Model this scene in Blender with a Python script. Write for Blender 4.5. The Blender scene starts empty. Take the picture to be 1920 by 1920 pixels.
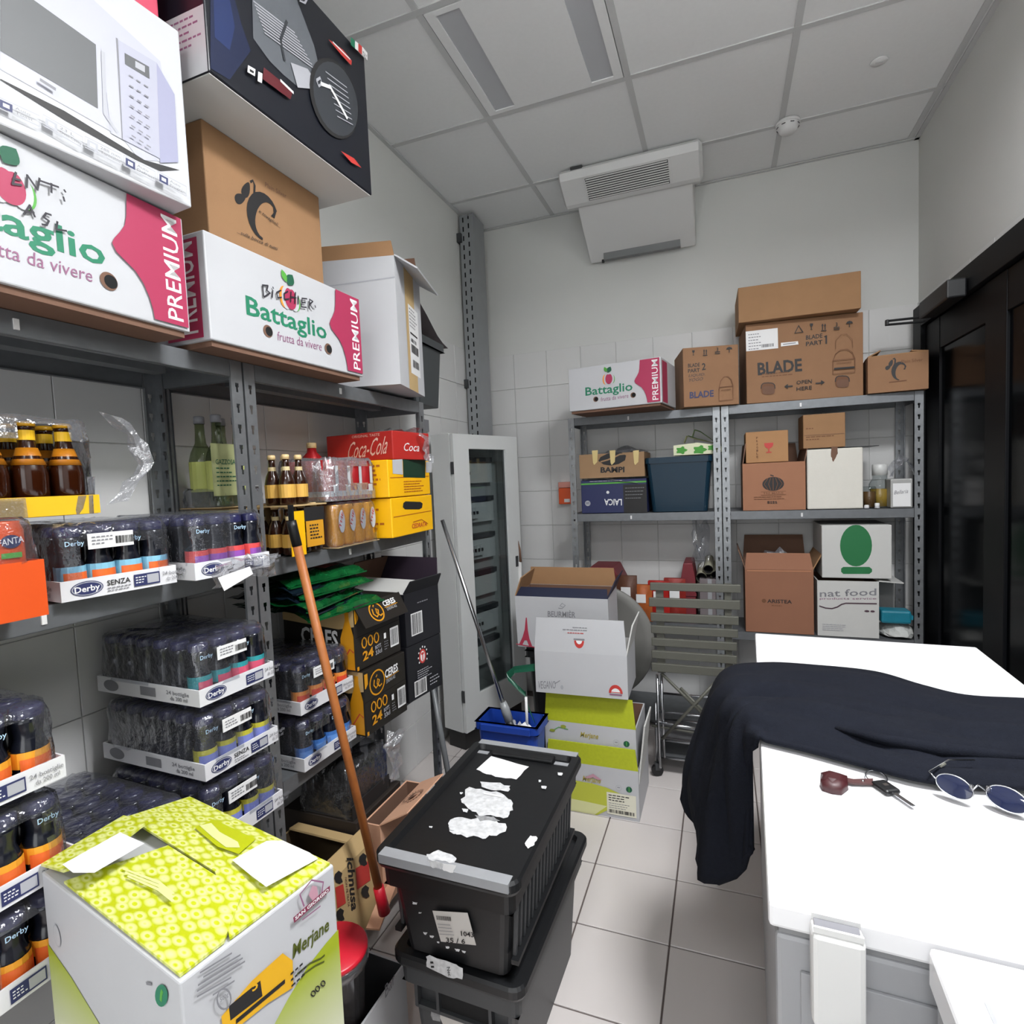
import bpy, bmesh, math, random
from mathutils import Vector, Matrix
random.seed(7)
C = bpy.context.scene.collection
S = bpy.context.scene
# ---------------------------------------------------------------- camera, world, lamps, exposure
FPX, YAW, PITCH, ROLL = 1046.759, 0.3616814, -0.0598375, -0.0422815
CZ, CEIL = 1.376, 2.933
def cam_axes():
    cy, sy = math.cos(YAW), math.sin(YAW)
    f = Vector((-sy*math.cos(PITCH), cy*math.cos(PITCH), math.sin(PITCH)))
    r = Vector((cy, sy, 0)); u = r.cross(f)
    return (math.cos(ROLL)*r+math.sin(ROLL)*u, -math.sin(ROLL)*r+math.cos(ROLL)*u, f)
CR, CU, CF = cam_axes()
cd = bpy.data.cameras.new('camera'); cd.sensor_width = 36; cd.lens = 36*FPX/1920; cd.clip_start = .02
co = bpy.data.objects.new('camera', cd); C.objects.link(co)
M3 = Matrix((CR, CU, -CF)).transposed().to_4x4(); M3.translation = (0, 0, CZ)
co.matrix_world = M3
S.camera = co
def ray(x, y): return CR*((x-960)/FPX)-CU*((y-960)/FPX)+CF
def at(x, y, ax, v):
    d = ray(x, y); o = Vector((0, 0, CZ)); return o+d*((v-o[ax])/d[ax])
w = bpy.data.worlds.new('world'); S.world = w; w.use_nodes = True
w.node_tree.nodes['Background'].inputs[0].default_value = (.8, .85, .9, 1)
w.node_tree.nodes['Background'].inputs[1].default_value = .25
S.view_settings.view_transform = 'Standard'; S.view_settings.look = 'None'
S.view_settings.exposure = 0.72; S.view_settings.gamma = 1; S.view_settings.use_curve_mapping = False
S.cycles.transparent_max_bounces = 24; S.cycles.max_bounces = 12; S.cycles.diffuse_bounces = 8
def area(name, loc, sx, sy, power, colr=(.97, .98, 1), spread=180):
    l = bpy.data.lights.new(name, 'AREA'); l.shape = 'RECTANGLE'; l.size = sx; l.size_y = sy; l.energy = power; l.color = colr
    l.spread = math.radians(spread); o = bpy.data.objects.new(name, l); C.objects.link(o); o.location = loc; return o
area('ceiling_lamp_and_fill', (.58, .84, CEIL-.03), .5, .5, 46, spread=166)
area('ceiling_lamp_and_fill', (-.019, -.96, CEIL-.03), .5, .5, 14)  # added fill behind the camera, with its own made-up luminaire
dl = area('front_wall_fill', (-.25, -1.58, 1.25), 1.6, 2.1, 14, (.95, .97, 1)); dl.rotation_euler = (math.radians(90), 0, 0)  # added soft fill in front of the closed front wall, no doorway there

# ---------------------------------------------------------------- materials
def lin(h):
    if not isinstance(h, str): return tuple(h)
    v = [int(h[i:i+2], 16)/255 for i in (1, 3, 5)]
    return tuple(x/12.92 if x <= .04045 else ((x+.055)/1.055)**2.4 for x in v)
MATS = {}
def mat(name, colr, rough=.6, metal=0, var=.0, scale=20, bump=0, bscale=200, spec=.5, coat=0):
    if name in MATS: return MATS[name]
    m = bpy.data.materials.new(name); m.use_nodes = True; nt = m.node_tree; b = nt.nodes['Principled BSDF']
    c = lin(colr)
    b.inputs['Roughness'].default_value = rough; b.inputs['Metallic'].default_value = metal
    b.inputs['Specular IOR Level'].default_value = spec; b.inputs['Coat Weight'].default_value = coat
    tc = nt.nodes.new('ShaderNodeTexCoord')
    if var:
        n = nt.nodes.new('ShaderNodeTexNoise'); n.inputs['Scale'].default_value = scale; n.inputs['Detail'].default_value = 6
        nt.links.new(tc.outputs['Object'], n.inputs['Vector'])
        r = nt.nodes.new('ShaderNodeMix'); r.data_type = 'RGBA'
        r.inputs[6].default_value = tuple(x*(1-var) for x in c)+(1,); r.inputs[7].default_value = tuple(min(1, x*(1+var)) for x in c)+(1,)
        nt.links.new(n.outputs['Fac'], r.inputs[0]); nt.links.new(r.outputs[2], b.inputs['Base Color'])
    else: b.inputs['Base Color'].default_value = c+(1,)
    if bump:
        n = nt.nodes.new('ShaderNodeTexNoise'); n.inputs['Scale'].default_value = bscale
        nt.links.new(tc.outputs['Object'], n.inputs['Vector'])
        bp = nt.nodes.new('ShaderNodeBump'); bp.inputs['Strength'].default_value = bump; bp.inputs['Distance'].default_value = .002
        nt.links.new(n.outputs['Fac'], bp.inputs['Height']); nt.links.new(bp.outputs[0], b.inputs['Normal'])
    MATS[name] = m; return m
def clear(name, tint, gloss=.15, rough=.15, bump=.3, bscale=30, milky=0.0, mcol=(.75, .76, .8)):
    if name in MATS: return MATS[name]
    m = bpy.data.materials.new(name); m.use_nodes = True; nt = m.node_tree; nt.nodes.clear()
    o = nt.nodes.new('ShaderNodeOutputMaterial'); t = nt.nodes.new('ShaderNodeBsdfTransparent'); t.inputs[0].default_value = lin(tint)+(1,)
    g = nt.nodes.new('ShaderNodeBsdfGlossy'); g.inputs['Roughness'].default_value = rough; g.inputs[0].default_value = (.9, .9, .92, 1)
    fr = nt.nodes.new('ShaderNodeLayerWeight'); pw = nt.nodes.new('ShaderNodeMath'); pw.operation = 'POWER'; pw.inputs[1].default_value = 4
    ad = nt.nodes.new('ShaderNodeMath'); ad.operation = 'ADD'; ad.use_clamp = True; ad.inputs[1].default_value = gloss
    mx = nt.nodes.new('ShaderNodeMixShader'); tc = nt.nodes.new('ShaderNodeTexCoord')
    n = nt.nodes.new('ShaderNodeTexNoise'); n.inputs['Scale'].default_value = bscale; n.inputs['Detail'].default_value = 3
    bp = nt.nodes.new('ShaderNodeBump'); bp.inputs['Strength'].default_value = bump; bp.inputs['Distance'].default_value = .01
    L = nt.links.new
    L(tc.outputs['Object'], n.inputs[0]); L(n.outputs['Fac'], bp.inputs['Height']); L(bp.outputs[0], g.inputs['Normal']); L(bp.outputs[0], fr.inputs['Normal'])
    L(fr.outputs['Facing'], pw.inputs[0]); L(pw.outputs[0], ad.inputs[0]); L(ad.outputs[0], mx.inputs[0]); L(t.outputs[0], mx.inputs[1]); L(g.outputs[0], mx.inputs[2])
    if milky:
        d = nt.nodes.new('ShaderNodeBsdfDiffuse'); d.inputs[0].default_value = tuple(mcol)+(1,)
        m2 = nt.nodes.new('ShaderNodeMixShader'); m2.inputs[0].default_value = milky
        L(mx.outputs[0], m2.inputs[1]); L(d.outputs[0], m2.inputs[2]); L(m2.outputs[0], o.inputs[0])
    else: L(mx.outputs[0], o.inputs[0])
    MATS[name] = m; return m
K_CARD = mat('cardboard', '#94704e', .85, 0, .10, 14, .15, 300)
K_CARD2 = mat('orange_cardboard', '#8e6a4d', .85, 0, .08, 12, .15, 300)
K_CARDD = mat('brown_cardboard', '#6d5040', .85, 0, .10, 12, .1, 300)
K_KRAFT = mat('kraft_beige', '#b59a6c', .8, 0, .08, 15)
K_PEACH = mat('peach_board', '#d0a184', .8, 0, .06, 18)
K_WHITE = mat('white_card', '#b5b6b9', .55, 0, .03, 8)
K_WHITEM = mat('white_matt_card', '#c0c0bd', .75, 0, .04, 10)
K_PAPER = mat('paper_white', '#dcdcdc', .6)
K_BLACK = mat('print_black', '#1c1b1c', .6)
K_GREYP = mat('print_grey', '#7b7b80', .6)
K_LGREY = mat('print_light_grey', '#a2a3a9', .6)
K_INK = mat('marker_ink', '#26242c', .5)
K_MAG = mat('print_crimson', '#a02e50', .5)
K_GREEN = mat('print_green', '#1d7556', .55)
K_LEAF = mat('print_leaf_green', '#4f9a3c', .55)
K_DGREEN = mat('print_dark_green', '#13553c', .6)
K_ORANGE = mat('print_orange', '#e0892c', .55)
K_RED = mat('print_red', '#b8352f', .55)
K_NAVY = mat('print_navy', '#262c57', .55)
K_VIOLET = mat('print_plum', '#8a5a78', .6)
K_GALV = mat('galvanised_steel', '#8d9093', .42, .75, .22, 45, .05, 120)
K_GALVD = mat('galvanised_steel_shelf', '#74777a', .5, .6, .2, 30)
K_WALL = mat('wall_paint', '#cacbc8', .9, 0, .02, 3, .1, 90)
K_TILE = mat('wall_tile_glaze', '#cbcbca', .35, 0, .015, 2)
K_GROUT = mat('wall_grout', '#b0b0ae', .95)
K_FTILE = mat('floor_tile_glaze', '#c5bfbc', .42, 0, .05, 4)
K_FGROUT = mat('floor_grout', '#5d5350', .95)
K_CEIL = mat('ceiling_panel', '#e2e3e3', .95, 0, .03, 60)
K_TBAR = mat('ceiling_bar', '#c0c1c1', .7)
K_DIFF = mat('lamp_diffuser_off', '#b4b6ba', .35)
K_ENAMEL = mat('white_enamel', '#ececee', .28, 0, 0, 1, 0, 1, .5, .2)
K_ENG = mat('shaded_white_enamel', '#9b9c9f', .4)  # white enamel darkened in colour for the shade on the freezer sides
K_PLW = mat('white_plastic', '#d9d9d8', .45)
K_PLD = mat('black_plastic', '#121315', .42, 0, .15, 9, .08, 60)
K_PLD2 = mat('dark_grey_plastic', '#36383a', .45, 0, .12, 9)  # lightened for light the lower black crate reflects; other dark parts share it
K_TAPE = mat('grey_tape', '#8f9194', .38, 0, .08, 30)
K_DARK = mat('dark_opening', '#0c0c0d', .9)
K_FRAME = mat('black_door_frame', '#07080b', .5, 0, 0, 1, 0, 1, .15)
K_LIME = mat('lime_print', '#aab219', .55, 0, .10, 60)
K_LIMEL = mat('pale_lime_print', '#cdd08c', .55)
K_YEL = mat('yellow_card', '#f0b400', .5, 0, .03, 10)
K_YELT = mat('yellow_tape', '#e3b324', .35)
K_NAVYJ = mat('navy_fleece', '#10131c', .95, 0, .25, 120, .5, 500, .2)
K_WOOD = mat('broom_wood', '#a5622f', .5, 0, .2, 40)
K_CHROME = mat('chrome_steel', '#b9bbbe', .25, 1)
K_SLAT = mat('taupe_metal', '#57574f', .5, .1)
K_TABLE = mat('grey_table_top', '#74736f', .55, 0, .04, 10)
K_BOT = mat('dark_bottle', '#14161f', .18, 0, 0, 1, 0, 1, .6)
K_CAPV = mat('violet_cap', '#26264a', .25)
K_AMB = mat('amber_bottle', '#2a1005', .12)
K_CAPY = mat('yellow_cap', '#d19a1b', .35)
K_FILM = clear('shrink_film', '#e4e6ea', .07, .12, .7, 45, .03)
K_FILMG = clear('grey_film', '#b9bdc4', .10, .2, 1.0, 40, .10)
K_FILMW = clear('crumpled_film', '#d8dade', .22, .18, 1.0, 60, .12)
K_GLASS = clear('clear_glass', '#e2e6e6', .05, .03, 0.02, 3)
K_CLRPL = clear('clear_plastic', '#d9d6d4', .08, .1, .1, 20, .06)

# ---------------------------------------------------------------- mesh helpers
def setp(o, label=None, cat=None, group=None, kind=None):
    if label: o['label'] = label
    if cat: o['category'] = cat
    if group: o['group'] = group
    if kind: o['kind'] = kind
    return o
def link(o, parent=None):
    C.objects.link(o)
    if parent is not None: o.parent = parent
    return o
def meshobj(name, verts, faces, m, parent=None, smooth=False):
    me = bpy.data.meshes.new(name); me.from_pydata([tuple(v) for v in verts], [], faces); me.update()
    if m: me.materials.append(m)
    if smooth: me.polygons.foreach_set('use_smooth', [True]*len(me.polygons))
    return link(bpy.data.objects.new(name, me), parent)
def bmobj(name, bm, m, parent=None, smooth=False):
    bmesh.ops.recalc_face_normals(bm, faces=bm.faces)
    me = bpy.data.meshes.new(name); bm.to_mesh(me); bm.free()
    if m: me.materials.append(m)
    if smooth: me.polygons.foreach_set('use_smooth', [True]*len(me.polygons))
    return link(bpy.data.objects.new(name, me), parent)
def empty(name, loc=(0, 0, 0), rz=0, parent=None):
    o = bpy.data.objects.new(name, None); o.empty_display_size = .05; link(o, parent); o.location = loc; o.rotation_euler = (0, 0, math.radians(rz)); return o
def b_box(bm, x0, y0, z0, x1, y1, z1, bev=0, rot=None, org=None):
    vs = [bm.verts.new((x, y, z)) for x in (x0, x1) for y in (y0, y1) for z in (z0, z1)]
    fs = [bm.faces.new([vs[i] for i in f]) for f in ((0, 1, 3, 2), (4, 6, 7, 5), (0, 4, 5, 1), (2, 3, 7, 6), (0, 2, 6, 4), (1, 5, 7, 3))]
    if bev:
        es = list({e for f in fs for e in f.edges}); r = bmesh.ops.bevel(bm, geom=es, offset=bev, segments=2, affect='EDGES', profile=.5)
    return vs
def boxo(name, b, m, parent=None, bev=0):
    bm = bmesh.new(); b_box(bm, *b, bev=bev); return bmobj(name, bm, m, parent)
def b_tube(bm, pts, r, n=10, cap=True):
    pts = [Vector(p) for p in pts]; rs = r if isinstance(r, (list, tuple)) else [r]*len(pts); rings = []
    up = None
    for i, p in enumerate(pts):
        d = (pts[min(i+1, len(pts)-1)]-pts[max(i-1, 0)]).normalized()
        if up is None: up = d.orthogonal().normalized()
        up = (up-d*up.dot(d)).normalized(); v = d.cross(up)
        rings.append([bm.verts.new(p+(up*math.cos(a)+v*math.sin(a))*rs[i]) for a in [2*math.pi*k/n for k in range(n)]])
    for a, b in zip(rings, rings[1:]):
        for k in range(n): bm.faces.new((a[k], a[(k+1) % n], b[(k+1) % n], b[k]))
    if cap: bm.faces.new(rings[0][::-1]); bm.faces.new(rings[-1])
def tube(name, pts, r, m, parent=None, n=10, cap=True, smooth=True):
    bm = bmesh.new(); b_tube(bm, pts, r, n, cap); return bmobj(name, bm, m, parent, smooth)
def lathe(name, prof, m, parent=None, n=16, smooth=True, loc=(0, 0, 0)):
    vs, fs = [], []
    for (r, z) in prof:
        for k in range(n): vs.append((r*math.cos(2*math.pi*k/n), r*math.sin(2*math.pi*k/n), z))
    for i in range(len(prof)-1):
        for k in range(n): fs.append((i*n+k, i*n+(k+1) % n, (i+1)*n+(k+1) % n, (i+1)*n+k))
    if prof[0][0] > .0005: fs.append(tuple(range(n))[::-1])
    if prof[-1][0] > .0005: fs.append(tuple((len(prof)-1)*n+k for k in range(n)))
    o = meshobj(name, vs, fs, m, parent, smooth); o.location = loc; return o
def prism(name, poly, axis, a, b, m, parent=None, bev=0):
    """poly in the plane normal to axis (x: (y,z); y: (x,z); z: (x,y)), extruded a..b"""
    def mk(p, t): return {0: (t, p[0], p[1]), 1: (p[0], t, p[1]), 2: (p[0], p[1], t)}[axis]
    bm = bmesh.new(); A = [bm.verts.new(mk(p, a)) for p in poly]; B = [bm.verts.new(mk(p, b)) for p in poly]; n = len(poly)
    bm.faces.new(A); bm.faces.new(B[::-1])
    for i in range(n): bm.faces.new((A[i], B[i], B[(i+1) % n], A[(i+1) % n]))
    if bev: bmesh.ops.bevel(bm, geom=list(bm.edges), offset=bev, segments=2, affect='EDGES', profile=.5)
    return bmobj(name, bm, m, parent)
def copy_tree(o, parent=None):
    c = o.copy(); C.objects.link(c)
    if parent is not None: c.parent = parent
    for ch in list(o.children): copy_tree(ch, c)
    return c

# ---------------------------------------------------------------- flat print on the faces of a thing (all in the thing's own coordinates)
class Face:
    def __init__(s, o, O, U, V):
        s.o = o; s.O = Vector(O); s.U = Vector(U).normalized(); s.V = Vector(V).normalized(); s.N = s.U.cross(s.V); s.k = 0
        mw = o.matrix_basis.copy(); p = o.parent
        while p is not None: mw = p.matrix_basis @ mw; p = p.parent
        s.mw = mw; s.inv = mw.inverted()
    def uv(s, x, y):
        o = s.inv @ Vector((0, 0, CZ)); d = s.inv.to_3x3() @ ray(x, y); t = s.N.dot(s.O-o)/s.N.dot(d); P = o+d*t-s.O
        return (P.dot(s.U), P.dot(s.V))
    def lift(s): s.k += 1; return .0005+.00022*s.k
    def poly(s, pts, m, name='print', px=True, h=None, holes=None):
        h = h or s.lift(); q = [s.uv(*p) for p in pts] if px else pts
        bm = bmesh.new(); vs = [bm.verts.new(s.O+s.U*a+s.V*b+s.N*h) for a, b in q]
        f = bm.faces.new(vs); f.normal_update(); bmesh.ops.triangulate(bm, faces=[f], ngon_method='EAR_CLIP')
        me = bpy.data.meshes.new(name); bm.normal_update()
        bm.to_mesh(me); bm.free(); me.materials.append(m); return link(bpy.data.objects.new(name, me), s.o)
    def rect(s, u0, v0, u1, v1, m, name='print'): return s.poly([(u0, v0), (u1, v0), (u1, v1), (u0, v1)], m, name, px=False)
    def disc(s, u, v, r, m, name='print', rv=None, n=24, a0=0, a1=360):
        rv = rv or r; return s.poly([(u+r*math.cos(math.radians(a0+(a1-a0)*k/n)), v+rv*math.sin(math.radians(a0+(a1-a0)*k/n))) for k in range(n if a1-a0 == 360 else n+1)], m, name, px=False)
    def line(s, pts, wd, m, name='print', px=True, closed=False, wd_=None):
        """a drawn stroke: ribbon along pts"""
        q = [Vector(s.uv(*p)) if px else Vector(p) for p in pts]
        if closed: q = q+[q[0]]
        h = s.lift(); vs, fs = [], []
        if name == 'handwriting':
            for i in range(len(q)-1):
                d = (q[i+1]-q[i]).normalized(); n = Vector((-d.y, d.x))*wd/2; a, b = q[i]-d*wd*.35, q[i+1]+d*wd*.35; k = len(vs)
                for g in (a-n, b-n, b+n, a+n): vs.append(s.O+s.U*g.x+s.V*g.y+s.N*(h+.00002*i))
                fs.append((k, k+1, k+2, k+3))
            return meshobj(name, vs, fs, m, s.o)
        for i, p in enumerate(q):
            if closed and i in (0, len(q)-1): d = q[1]-q[-2]
            else: d = q[min(i+1, len(q)-1)]-q[max(i-1, 0)]
            if d.length < 1e-9: d = Vector((1, 0))
            d.normalize(); n = Vector((-d.y, d.x))*wd/2
            for g in (p+n*(wd_[i] if wd_ else 1), p-n*(wd_[i] if wd_ else 1)): vs.append(s.O+s.U*g.x+s.V*g.y+s.N*h)
        for i in range(len(q)-1): fs.append((2*i, 2*i+1, 2*i+3, 2*i+2))
        return meshobj(name, vs, fs, m, s.o)
    def text(s, t, A, B, Cc, m, px=True, bold=.012, name='lettering', shear=0, stretch=True):
        """baseline A->B, Cc above A at the height of the capitals; the letters are fitted to the three points"""
        if px: A, B, Cc = s.uv(*A), s.uv(*B), s.uv(*Cc)
        A, B, Cc = Vector(A), Vector(B), Vector(Cc)
        cu = bpy.data.curves.new('lettering', 'FONT'); cu.body = t; cu.resolution_u = 2; cu.offset = bold; cu.shear = shear; cu.size = 1
        tmp = bpy.data.objects.new('lettering', cu); me = bpy.data.meshes.new_from_object(tmp)
        bpy.data.objects.remove(tmp); bpy.data.curves.remove(cu)
        if not me.vertices: return None
        xs = [v.co.x for v in me.vertices]; x0, x1 = min(xs), max(xs); cap = .729
        h = s.lift()
        for v in me.vertices:
            g = A+(B-A)*((v.co.x-x0)/(x1-x0))+(Cc-A)*(v.co.y/cap)
            v.co = s.O+s.U*g.x+s.V*g.y+s.N*h
        me.materials.clear(); me.materials.append(m); me.name = name
        return link(bpy.data.objects.new(name, me), s.o)
    def lines(s, u0, v0, u1, n, pitch, wd, m, name='small_print', seed=1, px=False):
        """rows of type too small to read: one joined piece"""
        rr = random.Random(seed); h = s.lift(); vs, fs = [], []
        for i in range(n):
            u = u0; end = u0+(u1-u0)*rr.uniform(.6, 1)
            while u < end:
                l = rr.uniform(.03, .12)*(u1-u0)+wd; v = v0-i*pitch
                k = len(vs)
                for a, b in ((u, v), (min(u+l, u1), v), (min(u+l, u1), v+wd), (u, v+wd)): vs.append(s.O+s.U*a+s.V*b+s.N*h)
                fs.append((k, k+1, k+2, k+3)); u += l+wd*.8
        return setp(meshobj(name, vs, fs, m, s.o), kind='stuff')
    def barcode(s, u0, v0, u1, v1, m=None, name='barcode', seed=1, vertical=False):
        rr = random.Random(seed); h = s.lift(); vs, fs = [], []; n = 22; t = 0
        for i in range(n):
            a = i/n; b = a+rr.choice((.35, .5, .8))/n; k = len(vs)
            for (p, q) in ((a, 0), (b, 0), (b, 1), (a, 1)):
                if vertical: p, q = q, p
                vs.append(s.O+s.U*(u0+(u1-u0)*p)+s.V*(v0+(v1-v0)*q)+s.N*h)
            fs.append((k, k+1, k+2, k+3) if not vertical else (k+3, k+2, k+1, k))
        return setp(meshobj(name, vs, fs, m or K_BLACK, s.o), kind='stuff')
def faces(o, w, d, h):
    return dict(front=Face(o, (0, 0, 0), (1, 0, 0), (0, 0, 1)), left=Face(o, (0, d, 0), (0, -1, 0), (0, 0, 1)),
                right=Face(o, (w, 0, 0), (0, 1, 0), (0, 0, 1)), top=Face(o, (0, 0, h), (1, 0, 0), (0, 1, 0)),
                bottom=Face(o, (0, d, 0), (1, 0, 0), (0, -1, 0)))
def place(o, x, y, z, yaw=0, rx=0, ry=0):
    o.location = (x, y, z); o.rotation_euler = (math.radians(rx), math.radians(ry), math.radians(yaw))
def carton(name, label, cat, x, y, z, yaw, w, d, h, m, group=None, bev=.003, tape=None, rx=0, ry=0, seam=True):
    """closed carton: walls, two top flaps meeting at a seam"""
    bm = bmesh.new(); b_box(bm, 0, 0, 0, w, d, h, bev=bev)
    o = bmobj(name, bm, m); place(o, x, y, z, yaw, rx, ry); setp(o, label, cat, group); F = faces(o, w, d, h)
    if seam:
        F['top'].line([(0.002, d/2), (w-.002, d/2)], .003, K_DARK, 'flap_seam', px=False)
        if tape: F['top'].rect(.0, d/2-.025, w, d/2+.025, tape, 'tape')
    return o, F
def open_carton(name, label, cat, x, y, z, yaw, w, d, h, m, inner, t=.005, flaps=(), rx=0, ry=0, group=None):
    """open-topped carton with wall thickness; flaps: (side, length, angle from upright outwards, material)"""
    bm = bmesh.new()
    b_box(bm, 0, 0, 0, w, d, t); b_box(bm, 0, 0, t, w, t, h); b_box(bm, 0, d-t, t, w, d, h)
    b_box(bm, 0, t, t, t, d-t, h); b_box(bm, w-t, t, t, w, d-t, h)
    o = bmobj(name, bm, m); place(o, x, y, z, yaw, rx, ry); setp(o, label, cat, group)
    i = bmesh.new(); e = .0006
    vs = [(t+e, t+e, t+e), (w-t-e, t+e, t+e), (w-t-e, d-t-e, t+e), (t+e, d-t-e, t+e), (t+e, t+e, h-.001), (w-t-e, t+e, h-.001), (w-t-e, d-t-e, h-.001), (t+e, d-t-e, h-.001)]
    bv = [i.verts.new(v) for v in vs]
    for f in ((0, 1, 2, 3), (0, 4, 5, 1), (1, 5, 6, 2), (2, 6, 7, 3), (3, 7, 4, 0)): i.faces.new([bv[k] for k in f])
    me = bpy.data.meshes.new('inside_lining'); i.to_mesh(me); i.free(); me.materials.append(inner); link(bpy.data.objects.new('inside_lining', me), o)
    fl = []
    for side, L, ang, fm in flaps: fl.append(flap(o, w, d, h, side, L, ang, fm, t))
    return o, faces(o, w, d, h), fl
def flap(o, w, d, h, side, L, ang, fm, t=.004, taper=.01):
    """flap hinged on a top edge, ang degrees outwards from upright; returns its outer and inner faces"""
    a = math.radians(ang)
    A, B, n = {'front': ((0, 0), (w, 0), (0, -1)), 'back': ((w, d), (0, d), (0, 1)), 'left': ((0, d), (0, 0), (-1, 0)), 'right': ((w, 0), (w, d), (1, 0))}[side]
    A, B, n, Z = Vector((*A, h)), Vector((*B, h)), Vector((*n, 0)), Vector((0, 0, 1))
    tip = n*math.sin(a)+Z*math.cos(a); on = n*math.cos(a)-Z*math.sin(a); ax = (B-A).normalized()*taper
    q = [A, B, B+tip*L-ax, A+tip*L+ax]; vs = q+[p-on*t for p in q]
    bm = bmesh.new(); v = [bm.verts.new(p) for p in vs]
    for f in ((0, 1, 2, 3), (7, 6, 5, 4), (0, 4, 5, 1), (1, 5, 6, 2), (2, 6, 7, 3), (3, 7, 4, 0)): bm.faces.new([v[k] for k in f])
    f = bmobj('flap', bm, fm, o)
    return Face(f, q[0], B-A, tip), Face(f, vs[5], A-B, tip)
def film(parent, w, d, z0, z1, seed=1, hole=None, m=None, puff=.006, x0=0, y0=0, name='shrink_film', shoulder=.8):
    """stretch film round a pack: side walls, rounded shoulder, dipping top; optional torn opening in the front"""
    rr = random.Random(seed); n, rows = 44, 9; vs, fs = [], []
    ph = [rr.uniform(0, 6.28) for _ in range(6)]
    def per(t):
        a = 2*math.pi*t; c, s = math.cos(a), math.sin(a); e = .22
        return (abs(c)**e*(1 if c >= 0 else -1), abs(s)**e*(1 if s >= 0 else -1))
    prof = [(1, 0), (1, .2), (.995, .4), (.99, .6), (.985, shoulder), (.96, .93), (.9, 1.0), (.6, 1.0), (.3, .99)]
    for j, (sc, zz) in enumerate(prof):
        for k in range(n):
            px, py = per(k/n); wv = puff*(math.sin(11*2*math.pi*k/n+ph[0]+j)*.35+math.sin(23*2*math.pi*k/n+ph[1]-j*1.3)*.3+rr.uniform(-.25, .25))
            vs.append((x0+w/2+px*(w/2*sc+wv), y0+d/2+py*(d/2*sc+wv), z0+(z1-z0)*zz+(wv*.6 if j > 3 else 0)))
    for j in range(len(prof)-1):
        for k in range(n):
            f = (j*n+k, j*n+(k+1) % n, (j+1)*n+(k+1) % n, (j+1)*n+k)
            if hole:
                c = [sum(vs[i][q] for i in f)/4 for q in range(3)]
                if c[1] < y0+d*.08 and ((c[0]-x0-hole[0]*w)/(hole[2]*w))**2+((c[2]-z0-hole[1]*(z1-z0))/(hole[3]*(z1-z0)))**2 < 1: continue
            fs.append(f)
    fs.append(tuple((len(prof)-1)*n+k for k in range(n)))
    return meshobj(name, vs, fs, m or K_FILM, parent, True)
def crumple(name, pts_fn, nu, nv, m, parent=None, amp=.01, seed=1, th=0):
    rr = random.Random(seed); vs, fs = [], []
    for i in range(nu+1):
        for j in range(nv+1):
            p = Vector(pts_fn(i/nu, j/nv)); vs.append(p+Vector((rr.uniform(-1, 1), rr.uniform(-1, 1), rr.uniform(-1, 1)))*amp)
    for i in range(nu):
        for j in range(nv): a = i*(nv+1)+j; fs.append((a, a+1, a+nv+2, a+nv+1))
    return meshobj(name, vs, fs, m, parent, False)

# ---------------------------------------------------------------- the room
XL, XR, YB, YF = -1.42, .92, 3.34, -1.6
def structure(o): o['kind'] = 'structure'; return o
wl = structure(boxo('wall_left', (XL-.1, YF, -.1, XL, YB+.1, CEIL+.15), K_WALL))
wr = structure(boxo('wall_right', (XR, YF, -.1, XR+.1, YB+.1, CEIL+.15), K_WALL))
wb = structure(boxo('wall_back', (XL, YB, -.1, XR, YB+.1, CEIL+.15), K_WALL))
wf = structure(boxo('wall_front', (XL, YF-.1, -.1, XR, YF, CEIL+.15), K_WALL))
fl = structure(boxo('floor', (XL, YF, -.1, XR, YB, -.004), K_FGROUT))
ce = structure(boxo('ceiling', (XL, YF, CEIL+.02, XR, YB, CEIL+.15), K_WALL))
def tile_mesh(name, sx, sy, sz, m, bev=.0012):
    bm = bmesh.new(); b_box(bm, -sx/2, -sy/2, -sz/2, sx/2, sy/2, sz/2)
    bmesh.ops.bevel(bm, geom=[e for e in bm.edges], offset=bev, segments=1, affect='EDGES')
    me = bpy.data.meshes.new(name); bm.to_mesh(me); bm.free(); me.materials.append(m); return me
def piece(name, me, loc, parent): o = bpy.data.objects.new(name, me); C.objects.link(o); o.parent = parent; o.location = loc; return o
# floor tiles
FT = .2778
ftm = tile_mesh('floor_tile', FT-.005, FT-.005, .008, K_FTILE)
xs = [-.4466-.5*FT+FT*k for k in range(-3, 6)]
for k, x in enumerate(xs):
    for j in range(-9, 5):
        y = 2.1455-.5*FT+FT*j
        if y > YB-.1 and False: continue
        o = piece('floor_tile', ftm, (x, y, -.004), fl)
        lo, hi = max(x-FT/2, XL), min(x+FT/2, XR); ly, hy = y-FT/2, min(y+FT/2, YB)
        if hi-lo < FT-.001 or hy-ly < FT-.001:
            o.location = ((lo+hi)/2, (ly+hy)/2, -.004); o.scale = ((hi-lo)/FT, (hy-ly)/FT, 1)
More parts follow.
